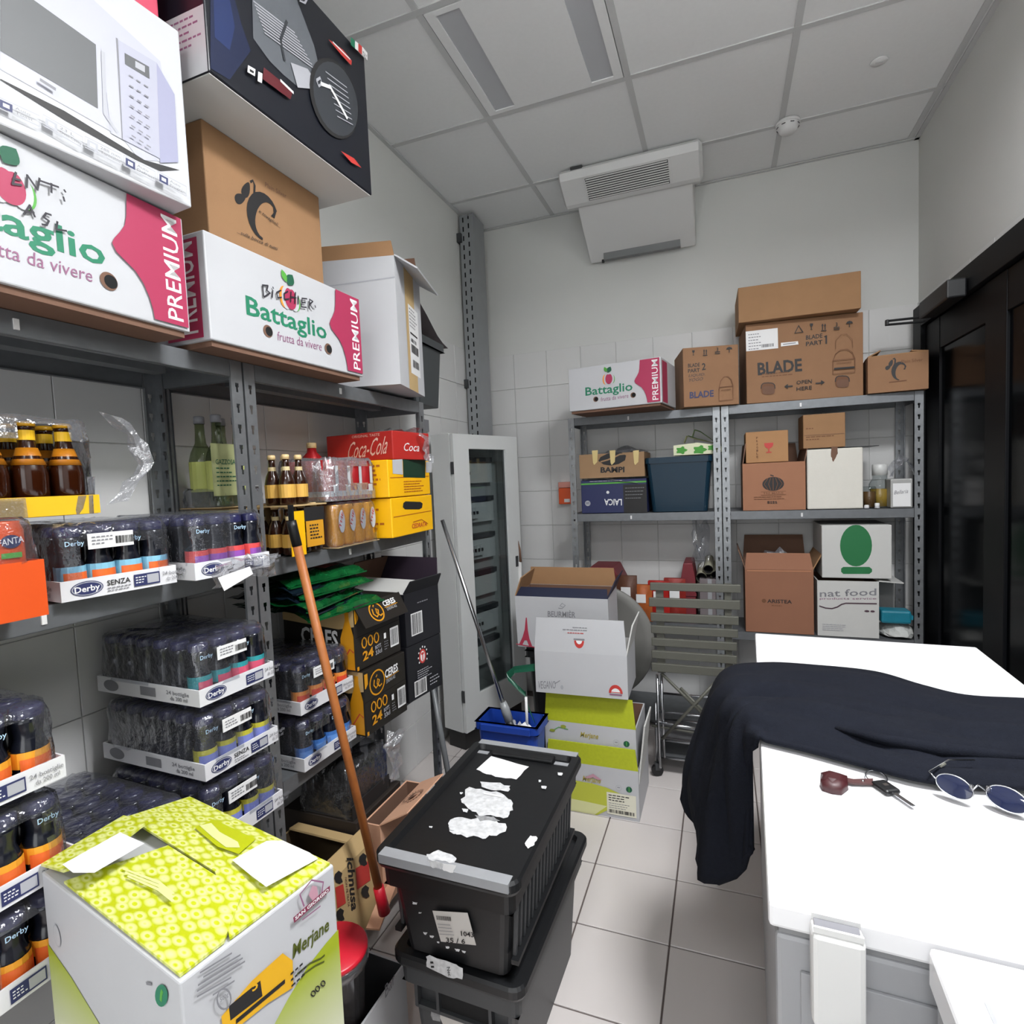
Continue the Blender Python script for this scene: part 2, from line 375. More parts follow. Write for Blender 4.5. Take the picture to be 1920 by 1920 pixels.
# wall tiles: back wall 11 x 10, left wall 16 x 10, right wall a strip over the door and beside it
ZT = 2.15; pb = (XR-XL)/11; pz = ZT/10
btm = tile_mesh('wall_tile', pb-.002, .006, pz-.002, K_TILE)
for i in range(11):
    for j in range(10): piece('wall_tile', btm, (XL+pb*(i+.5), YB-.002, pz*(j+.5)), wb)
pl = 3.34/16
ltm = tile_mesh('wall_tile', .006, pl-.002, pz-.002, K_TILE)
for i in range(16):
    for j in range(10): piece('wall_tile', ltm, (XL+.002, pl*(i+.5), pz*(j+.5)), wl)
for i in range(2, 16): o = piece('wall_tile', ltm, (XR-.002, pl*(i+.5), 2.127), wr); o.scale = (1, 1, .24)
for j in range(10): o = piece('wall_tile', ltm, (XR-.002, 3.29, pz*(j+.5)), wr); o.scale = (1, .45, .96)
# suspended ceiling
gx = [-.919+.6*k for k in range(-1, 4)]; gy = [2.3386+.6*k for k in range(-7, 2)]
xe = [XL]+[g for g in gx if XL < g < XR-.02]+[XR]; ye = [YF]+[g for g in gy if YF < g < YB]+[YB]
for g in gx[1:]:
    if g < XR-.02: structure(boxo('trim_ceiling_bar', (g-.012, YF, CEIL-.001, g+.012, YB, CEIL+.02), K_TBAR))
for g in gy:
    if g < YF: continue
    structure(boxo('trim_ceiling_bar', (XL, g-.012, CEIL-.0015, XR, g+.012, CEIL+.019), K_TBAR))
for n, b in (('trim_ceiling_edge', (XL, YB-.02, CEIL-.004, XR, YB, CEIL)), ('trim_ceiling_edge', (XL, YF, CEIL-.004, XL+.02, YB, CEIL)), ('trim_ceiling_edge', (XR-.02, YF, CEIL-.004, XR, YB, CEIL))):
    structure(boxo(n, b, K_TBAR))
lamps = [(-.619, 2.0386), (.581, .8386), (-.019, -.9614)]
for i in range(len(xe)-1):
    for j in range(len(ye)-1):
        cx, cy = (xe[i]+xe[i+1])/2, (ye[j]+ye[j+1])/2
        if any(abs(cx-a) < .1 and abs(cy-b) < .1 for a, b in lamps): continue
        boxo('ceiling_panel', (xe[i]+.006, ye[j]+.006, CEIL+.003, xe[i+1]-.006, ye[j+1]-.006, CEIL+.018), K_CEIL, ce)
def luminaire(cx, cy, lit, label):
    t = empty('ceiling_light', (cx, cy, CEIL)); setp(t, label, 'ceiling light')
    fm = K_CEIL
    b = bmesh.new(); e = .285
    xsn = [-e, -.25, -.163, .163, .25, e]
    for a, c in ((0, 1), (2, 3), (4, 5)): b_box(b, xsn[a], -e, -.003, xsn[c], e, .012)
    for a, c in ((1, 2), (3, 4)): b_box(b, xsn[a], -e, -.003, xsn[c], -.265, .012); b_box(b, xsn[a], .265, -.003, xsn[c], e, .012)
    bmobj('frame', b, fm, t)
    if lit:
        m = mat('lamp_diffuser_lit', '#ffffff'); bb = m.node_tree.nodes['Principled BSDF']; bb.inputs['Emission Color'].default_value = (.97, .98, 1, 1); bb.inputs['Emission Strength'].default_value = 6
    else: m = K_DIFF
    for a in (-.2065, .2065): boxo('diffuser', (a-.043, -.265, .001, a+.043, .265, .010), m, t)
luminaire(lamps[0][0], lamps[0][1], False, 'recessed square ceiling luminaire with two grey unlit diffuser strips, the one in view')
luminaire(lamps[1][0], lamps[1][1], True, 'lit square ceiling luminaire above the freezers, just out of view'); luminaire(lamps[2][0], lamps[2][1], True, 'added lit ceiling luminaire behind the camera, for fill light')
# door on the right
d1 = structure(empty('door_1', (XR, 0, 0)))
for nm, b, m in (('frame', (-.05, 3.13, 0, 0, 3.24, 2.10), K_FRAME), ('frame', (-.05, .2, 2.0, 0, 3.13, 2.10), K_FRAME), ('frame', (-.05, .1, 0, 0, .2, 2.10), K_FRAME),
                 ('leaf_stile', (-.032, 2.95, .02, -.008, 3.125, 1.995), K_FRAME), ('leaf_stile', (-.032, 2.34, .02, -.008, 2.50, 1.995), K_FRAME), ('leaf_stile', (-.036, 1.3, .02, -.008, 1.42, 1.995), K_FRAME), ('leaf_stile', (-.032, .205, .02, -.008, .32, 1.995), K_FRAME),
                 ('leaf_rail', (-.030, .32, 1.86, -.010, 2.95, 1.994), K_FRAME), ('leaf_rail', (-.030, .32, .02, -.010, 2.95, .18), K_FRAME)):
    boxo(nm, b, m, d1, .002)
K_DGL = mat('dark_door_glass', '#06080b', .18, 0, 0, 1, 0, 1, .05)
for b in ((-.022, .32, .1, -.016, 2.95, 1.9),): boxo('pane', b, K_DGL, d1)
cl = empty('door_closer', (XR-.085, 2.76, 2.02)); setp(cl, 'black door closer box with long arm over the black door frame', 'door closer')
boxo('closer_body', (-.03, -.16, -.035, .033, .16, .035), K_PLD, cl, .006)
bm = bmesh.new(); p0 = at(1745, 598, 1, 3.1)-cl.location; p1 = at(1660, 606, 1, 3.1)-cl.location
b_box(bm, p1.x, p1.y-.012, p1.z-.012, p1.x+.012, p1.y+.012, p1.z+.014, .003)
b_tube(bm, [p1+Vector((0, 0, .009)), p0+Vector((0, 0, .012))], .0055, 8); b_tube(bm, [p1+Vector((0, 0, -.008)), p0+Vector((0, 0, -.009))], .0055, 8)
b_tube(bm, [p0, Vector((.0, .15, 0))], .009, 8)
bmobj('arm', bm, K_PLD, cl)

# ---------------------------------------------------------------- shelving units
def post_mesh(h, w1=.034, w2=.034):
    """L-shaped slotted upright standing at the origin: flange 1 along +x facing -y, flange 2 along +y facing -x, keyhole slots all the way up"""
    bm = bmesh.new()
    def strip(W, f):
        a, b = W*.36, W*.66; c0, c1 = W*.43, W*.59
        def q(x0, z0, x1, z1): bm.faces.new([bm.verts.new(f(*p)) for p in ((x0, z0), (x1, z0), (x1, z1), (x0, z1))])
        q(0, 0, a-.002, h); q(b+.002, 0, W, h); z = 0
        while z < h-.001:
            e = min(z+.050, h)
            if e-z < .045: q(a-.002, z, b+.002, e); break
            q(a-.002, z, b+.002, z+.014); q(a-.002, z+.014, c0, z+.026); q(c1, z+.014, b+.002, z+.026)
            q(a-.002, z+.026, a, z+.036); q(b, z+.026, b+.002, z+.036); q(a-.002, z+.036, b+.002, z+.050); z = e
        # rolled edge
        q2 = [f(W, 0), f(W, h)]
    strip(w1, lambda x, z: (x, 0, z)); strip(w2, lambda y, z: (0, y, z))
    bmesh.ops.remove_doubles(bm, verts=bm.verts, dist=1e-5)
    # thickness: small return lips on both free edges
    for (p, q) in (((w1, 0), (w1, .006)), ((0, w2), (.006, w2))):
        bm.faces.new([bm.verts.new((p[0], p[1], 0)), bm.verts.new((q[0], q[1], 0)), bm.verts.new((q[0], q[1], h)), bm.verts.new((p[0], p[1], h))])
    me = bpy.data.meshes.new('post'); bm.to_mesh(me); bm.free(); me.materials.append(K_GALV); return me
PM = post_mesh(1.6895)
def shelf_mesh(w, d, lip=.042):
    bm = bmesh.new(); t = .0015
    b_box(bm, .002, .002, -t, w-.002, d-.002, 0)
    b_box(bm, .036, .0, -lip, w-.036, t, -.0005); b_box(bm, .036, d-t, -lip, w-.036, d, -.0005)
    b_box(bm, .003, .036, -lip, .003+t, d-.036, -.0005); b_box(bm, w-.003-t, .036, -lip, w-.003, d-.036, -.0005)
    b_box(bm, .036, .0, -lip, w-.036, .014, -lip+t); b_box(bm, .036, d-.014, -lip, w-.036, d, -lip+t)
    b_box(bm, .1, d*.5-.02, -.03, w-.1, d*.5+.02, -.003)
    me = bpy.data.meshes.new('shelf'); bm.to_mesh(me); bm.free(); me.materials.append(K_GALVD); return me
def rack(label, x, y, yaw, w, d, levels, group):
    t = empty('shelving_unit', (x, y, 0), yaw); setp(t, label, 'shelving unit', group)
    for (px, py, rz, sx) in ((0, 0, 0, 1), (w, 0, 90, 1), (w, d, 180, 1), (0, d, 270, 1)):
        o = bpy.data.objects.new('post', PM); C.objects.link(o); o.parent = t; o.location = (px, py, 0); o.rotation_euler = (0, 0, math.radians(rz))
    sm = shelf_mesh(w, d)
    for z in levels:
        o = bpy.data.objects.new('shelf', sm); C.objects.link(o); o.parent = t; o.location = (0, 0, z)
        boxo('shelf_clip', (w*.42-.004, -.003, z-.031, w*.42+.004, .0, z-.013), K_PLW, t)
    return t
LV = (.08, .60, 1.19, 1.69); GR = 'galvanised shelving units'
rack('galvanised slotted shelving unit at the left edge, holding the microwave carton', -1.1, .262, 90, .81, .3, LV, GR)
rack('galvanised slotted shelving unit along left wall, beside the tall glazed cabinet', -1.1, 1.078, 90, .89, .3, LV, GR)
rack('galvanised slotted shelving unit on back wall behind the folded chair', -.785, 3.0, 0, .78, .3, (.08, .58, 1.165, 1.69), GR)
rack('galvanised slotted shelving unit on back wall next to the black door', .001, 3.0, 0, .845, .3, (.08, .555, 1.165, 1.69), GR)

# ---------------------------------------------------------------- fruit cartons with lid, logo and crimson end
def fruit_carton(label, x, y, z, yaw, w, d, h, group='white fruit cartons', side=True):
    bm = bmesh.new(); b_box(bm, 0, 0, 0, w, d, h, bev=.003)
    o = bmobj('fruit_carton', bm, K_WHITE); place(o, x, y, z, yaw); setp(o, label, 'carton', group); F = faces(o, w, d, h)
    boxo('carton_base', (.008, .008, -.012, w-.008, d-.008, .004), K_CARDD, o)
    f = F['front']
    f.text('Battaglio', (.19*w, .34*h), (.705*w, .34*h), (.19*w, .535*h), K_GREEN, px=False, bold=.016)
    f.text('frutta da vivere', (.36*w, .165*h), (.66*w, .185*h), (.36*w, .265*h), K_VIOLET, px=False, bold=.0, shear=.1)
    for a in (.305, .71):
        f.disc(a*w, .23*h, .028*w, K_CARDD, 'hand_hole'); f.disc(a*w+.006*w, .23*h, .021*w, K_DARK, 'hand_hole')
    cx, cy = .45*w, .655*h
    f.disc(cx-.032*w, cy, .030*w, K_ORANGE, 'printed_fruit', .115*h); f.disc(cx-.018*w, cy, .030*w, K_WHITE, 'printed_fruit', .125*h)
    f.disc(cx+.045*w, cy-.01*h, .026*w, K_LEAF, 'printed_fruit', .10*h); f.disc(cx+.034*w, cy, .03*w, K_WHITE, 'printed_fruit', .12*h)
    ap = []
    for k in range(28):
        a = 2*math.pi*k/28; r = 1+.12*math.sin(a)-.18*math.exp(-((a-math.pi/2)/.3)**2)+.05*math.cos(2*a)
        ap.append((cx+.007*w+.036*w*r*math.cos(a), cy-.01*h+.125*h*r*math.sin(a)))
    f.poly(ap, K_MAG, 'printed_fruit', px=False)
    lf = lambda x0, y0, x1, y1, b: [(x0+(x1-x0)*t+b*(y1-y0)*math.sin(math.pi*t)/(1.8), y0+(y1-y0)*t-b*(x1-x0)*math.sin(math.pi*t)/1.8) for t in [i/8 for i in range(9)]]+[(x0+(x1-x0)*t-b*(y1-y0)*math.sin(math.pi*t)/1.8, y0+(y1-y0)*t+b*(x1-x0)*math.sin(math.pi*t)/1.8) for t in [1-i/8 for i in range(1, 8)]]
    f.poly(lf(cx-.004*w, .80*h, cx+.03*w, .93*h, .7), K_DGREEN, 'printed_leaf', px=False)
    f.poly(lf(cx-.012*w, .82*h, cx-.04*w, .94*h, .5), K_LEAF, 'printed_leaf', px=False)
    pts = [(.79, .985), (.787, .9), (.783, .8), (.775, .72), (.757, .65), (.737, .585), (.728, .54), (.74, .48), (.77, .43), (.80, .38), (.825, .3), (.843, .2), (.853, .1), (.856, .03), (.988, .03), (.988, .985)]
    f.poly([(a*w, b*h) for a, b in pts], K_MAG, 'crimson_panel', px=False)
    f.text('PREMIUM', (.968*w, .07*h), (.968*w, .95*h), (.905*w, .07*h), K_PAPER, px=False, bold=.006)
    if side:
        g = F['left']; g.rect(d-.13, .03*h, d-.02, .95*h, K_MAG, 'crimson_panel')
        g.text('PREMIUM', (d-.035, .08*h), (d-.035, .92*h), (d-.1, .08*h), K_PAPER, px=False, bold=.006)
        g = F['right']; g.rect(.02, .03*h, .12, .95*h, K_MAG, 'crimson_panel')
    return o, F
o, F = fruit_carton('white fruit carton under the microwave carton, with ASL written in marker', -1.005, .305, 1.703, 91.1, .56, .33, .227)
f = F['front']
for st in ([(110, 398), (122, 388), (132, 410), (110, 398)], ):
    pass
f.line([(42, 403), (53, 386), (62, 407)], .0032, K_INK, 'handwriting'); f.line([(45, 399), (60, 399)], .003, K_INK, 'handwriting')
f.line([(92, 404), (83, 401), (78, 408), (88, 415), (84, 423), (76, 422)], .0032, K_INK, 'handwriting')
f.line([(104, 417), (102, 431), (121, 434)], .0032, K_INK, 'handwriting')
f.line([(26, 325), (20, 346), (36, 348)], .0032, K_INK, 'handwriting'); f.line([(21, 336), (34, 339)], .003, K_INK, 'handwriting')
f.line([(46, 352), (47, 330), (66, 357), (70, 336)], .0032, K_INK, 'handwriting'); f.line([(70, 340), (105, 352)], .0032, K_INK, 'handwriting'); f.line([(92, 346), (92, 362)], .0032, K_INK, 'handwriting')
f.line([(116, 358), (118, 361)], .0032, K_INK, 'handwriting'); f.line([(114, 371), (116, 378)], .0032, K_INK, 'handwriting')
o, F = fruit_carton('white fruit carton marked BICCHIERI under the tall brown carton', -1.025, .922, 1.703, 88.7, .531, .33, .231)
f = F['front']
for pts in ([(492, 556), (490, 535), (500, 536), (498, 545), (504, 550), (493, 557)], [(509, 545), (508, 558)], [(509, 539), (510, 541)], [(524, 545), (516, 549), (518, 559), (525, 558)], [(537, 547), (530, 551), (531, 562), (539, 561)],
            [(543, 548), (542, 566)], [(551, 549), (550, 569)], [(542, 557), (552, 559)], [(556, 556), (556, 570)], [(572, 561), (563, 560), (562, 576), (571, 577)], [(562, 568), (569, 568)], [(576, 580), (577, 562), (583, 566), (577, 571), (583, 580)], [(587, 574), (588, 577)]):
    f.line(pts, .0035, K_INK, 'handwriting')
fruit_carton('white fruit carton on the back shelving unit, at its left end', -.722, 2.80, 1.703, -8, .468, .3, .213)
# ---------------------------------------------------------------- microwave carton
mw, mwF = carton('microwave_carton', 'white carton with a printed microwave oven, on the topmost shelf at left', 'carton', -1.012, .353, 1.933, 84.5, .495, .33, .331, K_WHITE)
f = mwF['front']
K_MWB = mat('print_oven_white', '#9fa0ae', .5); K_MWL = mat('print_oven_light', '#a9aab4', .5); K_MWD = mat('print_oven_window', '#4b4d4f', .5); K_MWS = mat('print_oven_side', '#8d8ea6', .5)
f.poly([(0, 0), (175, 0), (300, 115), (332, 305), (262, 300), (228, 258), (0, 130)], K_MWL, 'printed_oven')
f.poly([(0, 148), (120, 208), (270, 300), (336, 319), (300, 321), (255, 300), (120, 225), (0, 150)], K_BLACK, 'printed_shadow')
f.poly([(0, 0), (62, 0), (179, 84), (183, 204), (0, 96)], K_MWD, 'printed_oven_window')
f.poly([(190, 95), (216, 70), (229, 262), (207, 250)], K_MWL, 'printed_oven_handle'); f.line([(218, 72), (229, 262)], .003, K_GREYP, 'printed_line')
f.line([(192, 97), (196, 215), (220, 250)], .006, K_LGREY, 'printed_oven_handle')
f.poly([(220, 75), (292, 118), (299, 298), (229, 262)], K_MWB, 'printed_control_panel'); f.poly([(292, 118), (326, 178), (333, 305), (299, 306)], K_MWS, 'printed_oven_side')
f.poly([(232, 100), (278, 126), (279, 149), (233, 121)], K_MWD, 'printed_display'); f.poly([(252, 115), (270, 125), (270, 137), (252, 127)], K_LGREY, 'printed_display')
for r in range(7):
    for c in range(3):
        x, y = 240+c*14+r*.4, 142+r*19+c*9; f.line([(x, y), (x+8, y+5)], .0025, K_GREYP, 'printed_key')
f.line([(70, 152), (100, 171)], .005, K_GREYP, 'printed_line')
for (x0, y0, x1, y1, a, b, ic) in ((-10, 184, 69, 240, 'Auto', 'Toast', 0), (75, 218, 149, 280, '23 L', 'Oven Cavity', 1), (153, 259, 221, 313, '288 mm', 'Turntable', 2), (225, 294, 284, 344, 'Auto', 'Defrost', 3), (288, 325, 342, 371, 'Auto', 'Program', 4)):
    hh = 20 if ic < 2 else 22-ic
    T = lambda u, v: (x0+(x1-x0)*u, (y0+(y1-y0-hh)*u)+hh*v)
    f.line([T(0, 0), T(1, 0), T(1, 1), T(0, 1)], .0018, K_LGREY, 'printed_frame', closed=True)
    f.poly([T(.06, .15), T(.36, .15), T(.36, .9), T(.06, .9)], K_NAVY if ic in (0, 3, 4) else K_LGREY, 'printed_icon')
    f.poly([T(.13, .35), T(.29, .35), T(.29, .7), T(.13, .7)], K_WHITE, 'printed_icon')
    f.text(a, T(.42, .45), T(.42+.09*len(a), .45), T(.42, .18), K_GREYP, bold=0); f.text(b, T(.42, .85), T(min(.97, .42+.085*len(b)), .85), T(.42, .58), K_GREYP, bold=0)
# red carton above it
ro, rF = carton('red_carton', 'crimson carton edge standing on top of the microwave carton', 'carton', -1.045, .36, 2.2665, 86, .485, .30, .24, mat('crimson_card', '#c2425c', .6, 0, .05, 8))
# ---------------------------------------------------------------- brown napkin carton and slicer carton
nk, nF = carton('napkin_carton', 'tall brown carton with black butterfly emblem, under the black slicer carton', 'carton', -1.06, .97, 1.936, 90, .385, .30, .262, K_CARD)
f = nF['front']
def flower(f, P, m=K_BLACK, wc=.024):
    """butterfly-like emblem: three petals, a stalk and a big open C; P maps 0..1 emblem coordinates to pixels"""
    def petal(cx, cy, a, L, W):
        pts = []
        for k in range(16):
            t = 2*math.pi*k/16; x, y = L*math.cos(t), W*math.sin(t)*(1-.35*math.cos(t)); pts.append(P(cx+x*math.cos(a)-y*math.sin(a), cy+x*math.sin(a)+y*math.cos(a)))
        f.poly(pts, m, 'printed_petal')
    petal(.12, .40, -.45, .13, .085); petal(.25, .22, -1.15, .15, .085)
    f.line([P(.36, .40), P(.43, .25), P(.44, .1), P(.40, .03), P(.34, .07)], .006, m, 'printed_stalk')
    pts, ws = [], []
    for k in range(17):
        a = math.radians(-30-k*14.5); pts.append(P(.66+.30*math.cos(a), .62+.36*math.sin(a))); ws.append(.25+1.0*math.sin(math.pi*min(1, k/16))**1.5)
    f.line(pts, wc, m, 'printed_curl', wd_=ws)
    f.poly([P(.85, .36), P(.93, .42), P(.88, .56), P(.80, .54), P(.86, .47)], m, 'printed_curl')
flower(f, lambda u, v: (440+84*u, 325+110*v+26*u))
f.text('Plain Silver', (496, 350), (536, 372), (496, 341), K_CARDD, bold=0); f.text('e tovaglioli...', (484, 398), (524, 428), (486, 392), K_BLACK, bold=0, shear=.2)
f.text('...sulla bocca di tutti', (443, 437), (519, 470), (444, 430), K_BLACK, bold=0, shear=.2)
sl, sF = carton('slicer_carton', 'black carton with a printed meat slicer on top of the tall brown carton', 'carton', -.928, .876, 2.20, 89.3, .538, .40, .377, mat('slicer_card', '#10131c', .35, 0, .3, 4, 0, 1, .5))
boxo('carton_underside', (.004, .004, -.002, .534, .396, .001), K_WHITEM, sl)
f = sF['front']
K_BLU = mat('print_deep_blue', '#1a2b58', .4); K_SLG = mat('print_steel_grey', '#5d6166', .4); K_SLD = mat('print_steel_dark', '#34373c', .4)
f.poly([(394, 0), (440, 0), (452, 45), (470, 95), (430, 150), (394, 128)], mat('print_blue_dark', '#131d3c', .4), 'printed_glow'); f.poly([(400, 0), (430, 0), (440, 50), (430, 95), (402, 70)], K_BLU, 'printed_glow')
f.poly([(472, 0), (556, 0), (588, 85), (600, 135), (560, 165), (530, 140), (505, 115), (474, 72)], K_SLG, 'printed_slicer')
for i in range(9): f.line([(474+2.5*i, 2+7.5*i), (552+4.5*i, 62+8.5*i)], .003, K_LGREY, 'printed_rib')
f.line([(536, 40), (524, 75), (532, 115)], .007, K_SLD, 'printed_slicer'); f.poly([(543, 118), (575, 130), (600, 170), (590, 168), (556, 165)], K_LGREY, 'printed_slicer')
K = lambda cx, cy, rx, ry, n=26: [(cx+rx*math.cos(2*math.pi*k/n)+.0*ry, cy+ry*math.sin(2*math.pi*k/n)+.55*rx*math.cos(2*math.pi*k/n)) for k in range(n)]
f.poly(K(624, 185, 46, 72), K_BLACK, 'printed_blade'); f.poly(K(627, 186, 42, 66), K_SLD, 'printed_blade')
for i in range(8): f.line([(608+3*i, 135+12*i), (648+1.5*i, 165+10*i)], .0025, K_LGREY, 'printed_rib')
f.line([(590, 152), (597, 147), (600, 158), (594, 163), (590, 152)], .006, K_LGREY, 'printed_arm'); f.line([(598, 158), (616, 165), (630, 190), (648, 224)], .009, K_PAPER, 'printed_arm')
f.poly([(612, 75), (640, 95), (656, 115), (655, 124), (636, 104)], K_RED, 'printed_light'); f.line([(620, 80), (653, 113)], .004, K_PAPER, 'printed_light')
f.poly([(635, 284), (660, 298), (674, 316), (655, 306)], K_RED, 'printed_light'); f.poly([(490, 128), (545, 172), (540, 188), (488, 150)], mat('print_dark_red', '#5a1a22', .4), 'printed_light')
f.line([(521, 152), (546, 176)], .006, K_PAPER, 'printed_light')
f.poly([(460, 124), (474, 132), (473, 145), (459, 137)], K_PAPER, 'printed_mark'); f.poly([(479, 136), (487, 140), (486, 158), (478, 154)], K_PAPER, 'printed_mark'); f.poly([(463, 131), (471, 136), (470, 140), (463, 136)], K_BLACK, 'printed_mark')
f.poly([(653, 71), (661, 78), (661, 93), (653, 86)], K_GREEN, 'printed_flag'); f.poly([(661, 78), (667, 83), (667, 98), (661, 93)], K_PAPER, 'printed_flag'); f.poly([(667, 83), (674, 89), (674, 105), (667, 98)], K_RED, 'printed_flag'); f.poly([(674, 89), (684, 101), (684, 115), (674, 105)], K_PAPER, 'printed_flag')
f.text('ITALY', (675, 106), (683, 114), (675, 97), K_BLACK)
f.line([(562, 0), (556, 4), (566, 8), (570, 0)], .005, K_LGREY, 'printed_mark')
g = sF['left']; g.rect(.29, .0, .398, .125, K_WHITE, 'paper_label'); g.lines(.30, .11, .39, 5, .013, .004, K_VIOLET)
g = sF['bottom']
for (x, y) in ((574, 302), (589, 313), (606, 325)): g.line([(x-6, y-2), (x, y-7), (x+7, y-1), (x+2, y+5)], .006, K_BLACK, 'printed_symbol', closed=True)
g.poly([(611, 334), (636, 347), (643, 357), (618, 345)], K_BLACK, 'printed_block'); g.line([(598, 328), (606, 333)], .006, K_BLACK, 'printed_symbol'); g.line([(640, 360), (654, 366)], .012, K_GREYP, 'printed_symbol')
# ---------------------------------------------------------------- tall white open carton and dark tub behind it
wo, wF, wl_ = open_carton('tall_white_carton', 'tall white open carton with brown tape and shipping label, on top shelf', 'carton', -.987, 1.622, 1.703, 104.2, .30, .30, .415, K_WHITE, K_CARDD,
    flaps=(('left', .05, -6, K_CARD), ('back', .10, 25, K_CARDD), ('front', .085, 122, K_WHITE), ('right', .10, -6, K_CARDD)))
f = wF['front']; w_ = .30
f.rect(.10, .0, .21, .415, K_KRAFT, 'tape'); f.rect(.13, .06, .25, .30, K_PAPER, 'paper_label')
f.lines(.14, .285, .235, 6, .012, .005, K_GREYP); f.rect(.14, .20, .23, .206, K_BLACK, 'printed_line')
f.barcode(.145, .135, .235, .165, seed=3); f.barcode(.155, .085, .235, .112, seed=4); f.barcode(.145, .172, .21, .185, seed=5)
g = wF['left']; g.line([(.0, .33), (.30, .345)], .004, K_LGREY, 'fold_line', px=False)
K_TUB = mat('dark_grey_tub', '#35393b', .5, 0, .1, 8)
tb = empty('plastic_tub', (-1.10, 1.945, 1.6905), 94); setp(tb, 'dark grey tapered tub behind the tall white carton at the end of the shelf', 'tub')
def tub(parent, w, d, h, m, taper=.88, t=.004, rim=.012, r=.02, name='tub_body'):
    bm = bmesh.new()
    def ring(s, z, o=0):
        return [bm.verts.new((w/2+sx*(w/2*s+o), d/2+sy*(d/2*s+o), z)) for sx, sy in ((-1, -1), (1, -1), (1, 1), (-1, 1))]
    R = [ring(taper, 0), ring(1, h-.03), ring(1, h-.03, rim), ring(1, h, rim), ring(1, h, -t), ring(taper, t, -t)]
    for a, b in zip(R, R[1:]):
        for k in range(4): bm.faces.new((a[k], a[(k+1) % 4], b[(k+1) % 4], b[k]))
    bm.faces.new(R[0][::-1]); bm.faces.new(R[-1])
    bmesh.ops.bevel(bm, geom=[e for e in bm.edges if abs(e.verts[0].co.z-e.verts[1].co.z) > .02], offset=r, segments=3, affect='EDGES', profile=.5)
    return bmobj(name, bm, m, parent)
tub(tb, .235, .25, .265, K_TUB)
crumple('cardboard_sheet', lambda u, v: (.03+.33*u, .02+.2*v, .285+.16*(1-u)**1.5-.0*u), 6, 3, mat('grey_board', '#6e6668', .8), tb, .003, 4)

# ---------------------------------------------------------------- drink packs: tray, 24 bottles, shrink film
def bottle_mesh(prof, m, n=14):
    vs, fs = [], []
    for (r, z) in prof: vs += [(r*math.cos(2*math.pi*k/n), r*math.sin(2*math.pi*k/n), z) for k in range(n)]
    for i in range(len(prof)-1):
        for k in range(n): fs.append((i*n+k, i*n+(k+1) % n, (i+1)*n+(k+1) % n, (i+1)*n+k))
    fs.append(tuple(range(n))[::-1]); fs.append(tuple((len(prof)-1)*n+k for k in range(n)))
    me = bpy.data.meshes.new('bottle'); me.from_pydata(vs, [], fs); me.materials.append(m); me.polygons.foreach_set('use_smooth', [True]*(len(fs)-2)+[False]*2); return me
JUICE = bottle_mesh([(.022, 0), (.0262, .004), (.0268, .03), (.0258, .055), (.0215, .068), (.0195, .076), (.0215, .09), (.0235, .100), (.0238, .108)], K_BOT)
CAPM = bottle_mesh([(.0236, .1075), (.0240, .110), (.0240, .121), (.0215, .1255), (.010, .1265)], K_CAPV); CAPM.name = 'cap'
def band_mesh(r, z0, z1, m, name, a0=0, a1=360, n=16):
    vs, fs = [], []
    for k in range(n+1):
        a = math.radians(a0+(a1-a0)*k/n); vs += [(r*math.cos(a), r*math.sin(a), z0), (r*math.cos(a), r*math.sin(a), z1)]
    for k in range(n): fs.append((2*k, 2*k+2, 2*k+3, 2*k+1))
    me = bpy.data.meshes.new(name); me.from_pydata(vs, [], fs); me.materials.append(m); return me
def addm(name, me, parent, loc=(0, 0, 0), rz=0): o = bpy.data.objects.new(name, me); link(o, parent); o.location = loc; o.rotation_euler = (0, 0, rz); return o
LBL = {}
def label_mesh(kind):
    if kind in LBL: return LBL[kind]
    top, low = {'arancia': ('#7fb7cf', '#e2682a'), 'orange': ('#e39a2a', '#d8642a'), 'teal': ('#2e8f95', '#c6506a'), 'yellow': ('#b9b23a', '#7a83c4'), 'blue': ('#3d6fb5', '#5f8fd0'), 'red': ('#d34a4a', '#8f4fa8'), 'ace': ('#e08a3a', '#d2452a')}[kind]
    LBL[kind] = (band_mesh(.0272, .030, .056, mat('label_'+kind+'_upper', top, .4), 'bottle_label'), band_mesh(.0276, .006, .045, mat('label_'+kind+'_lower', low, .4), 'fruit_label', -60, 60))
    return LBL[kind]
K_TRAY = mat('white_tray_card', '#cfcfd2', .7, 0, .05, 12)
NEEDTXT = []
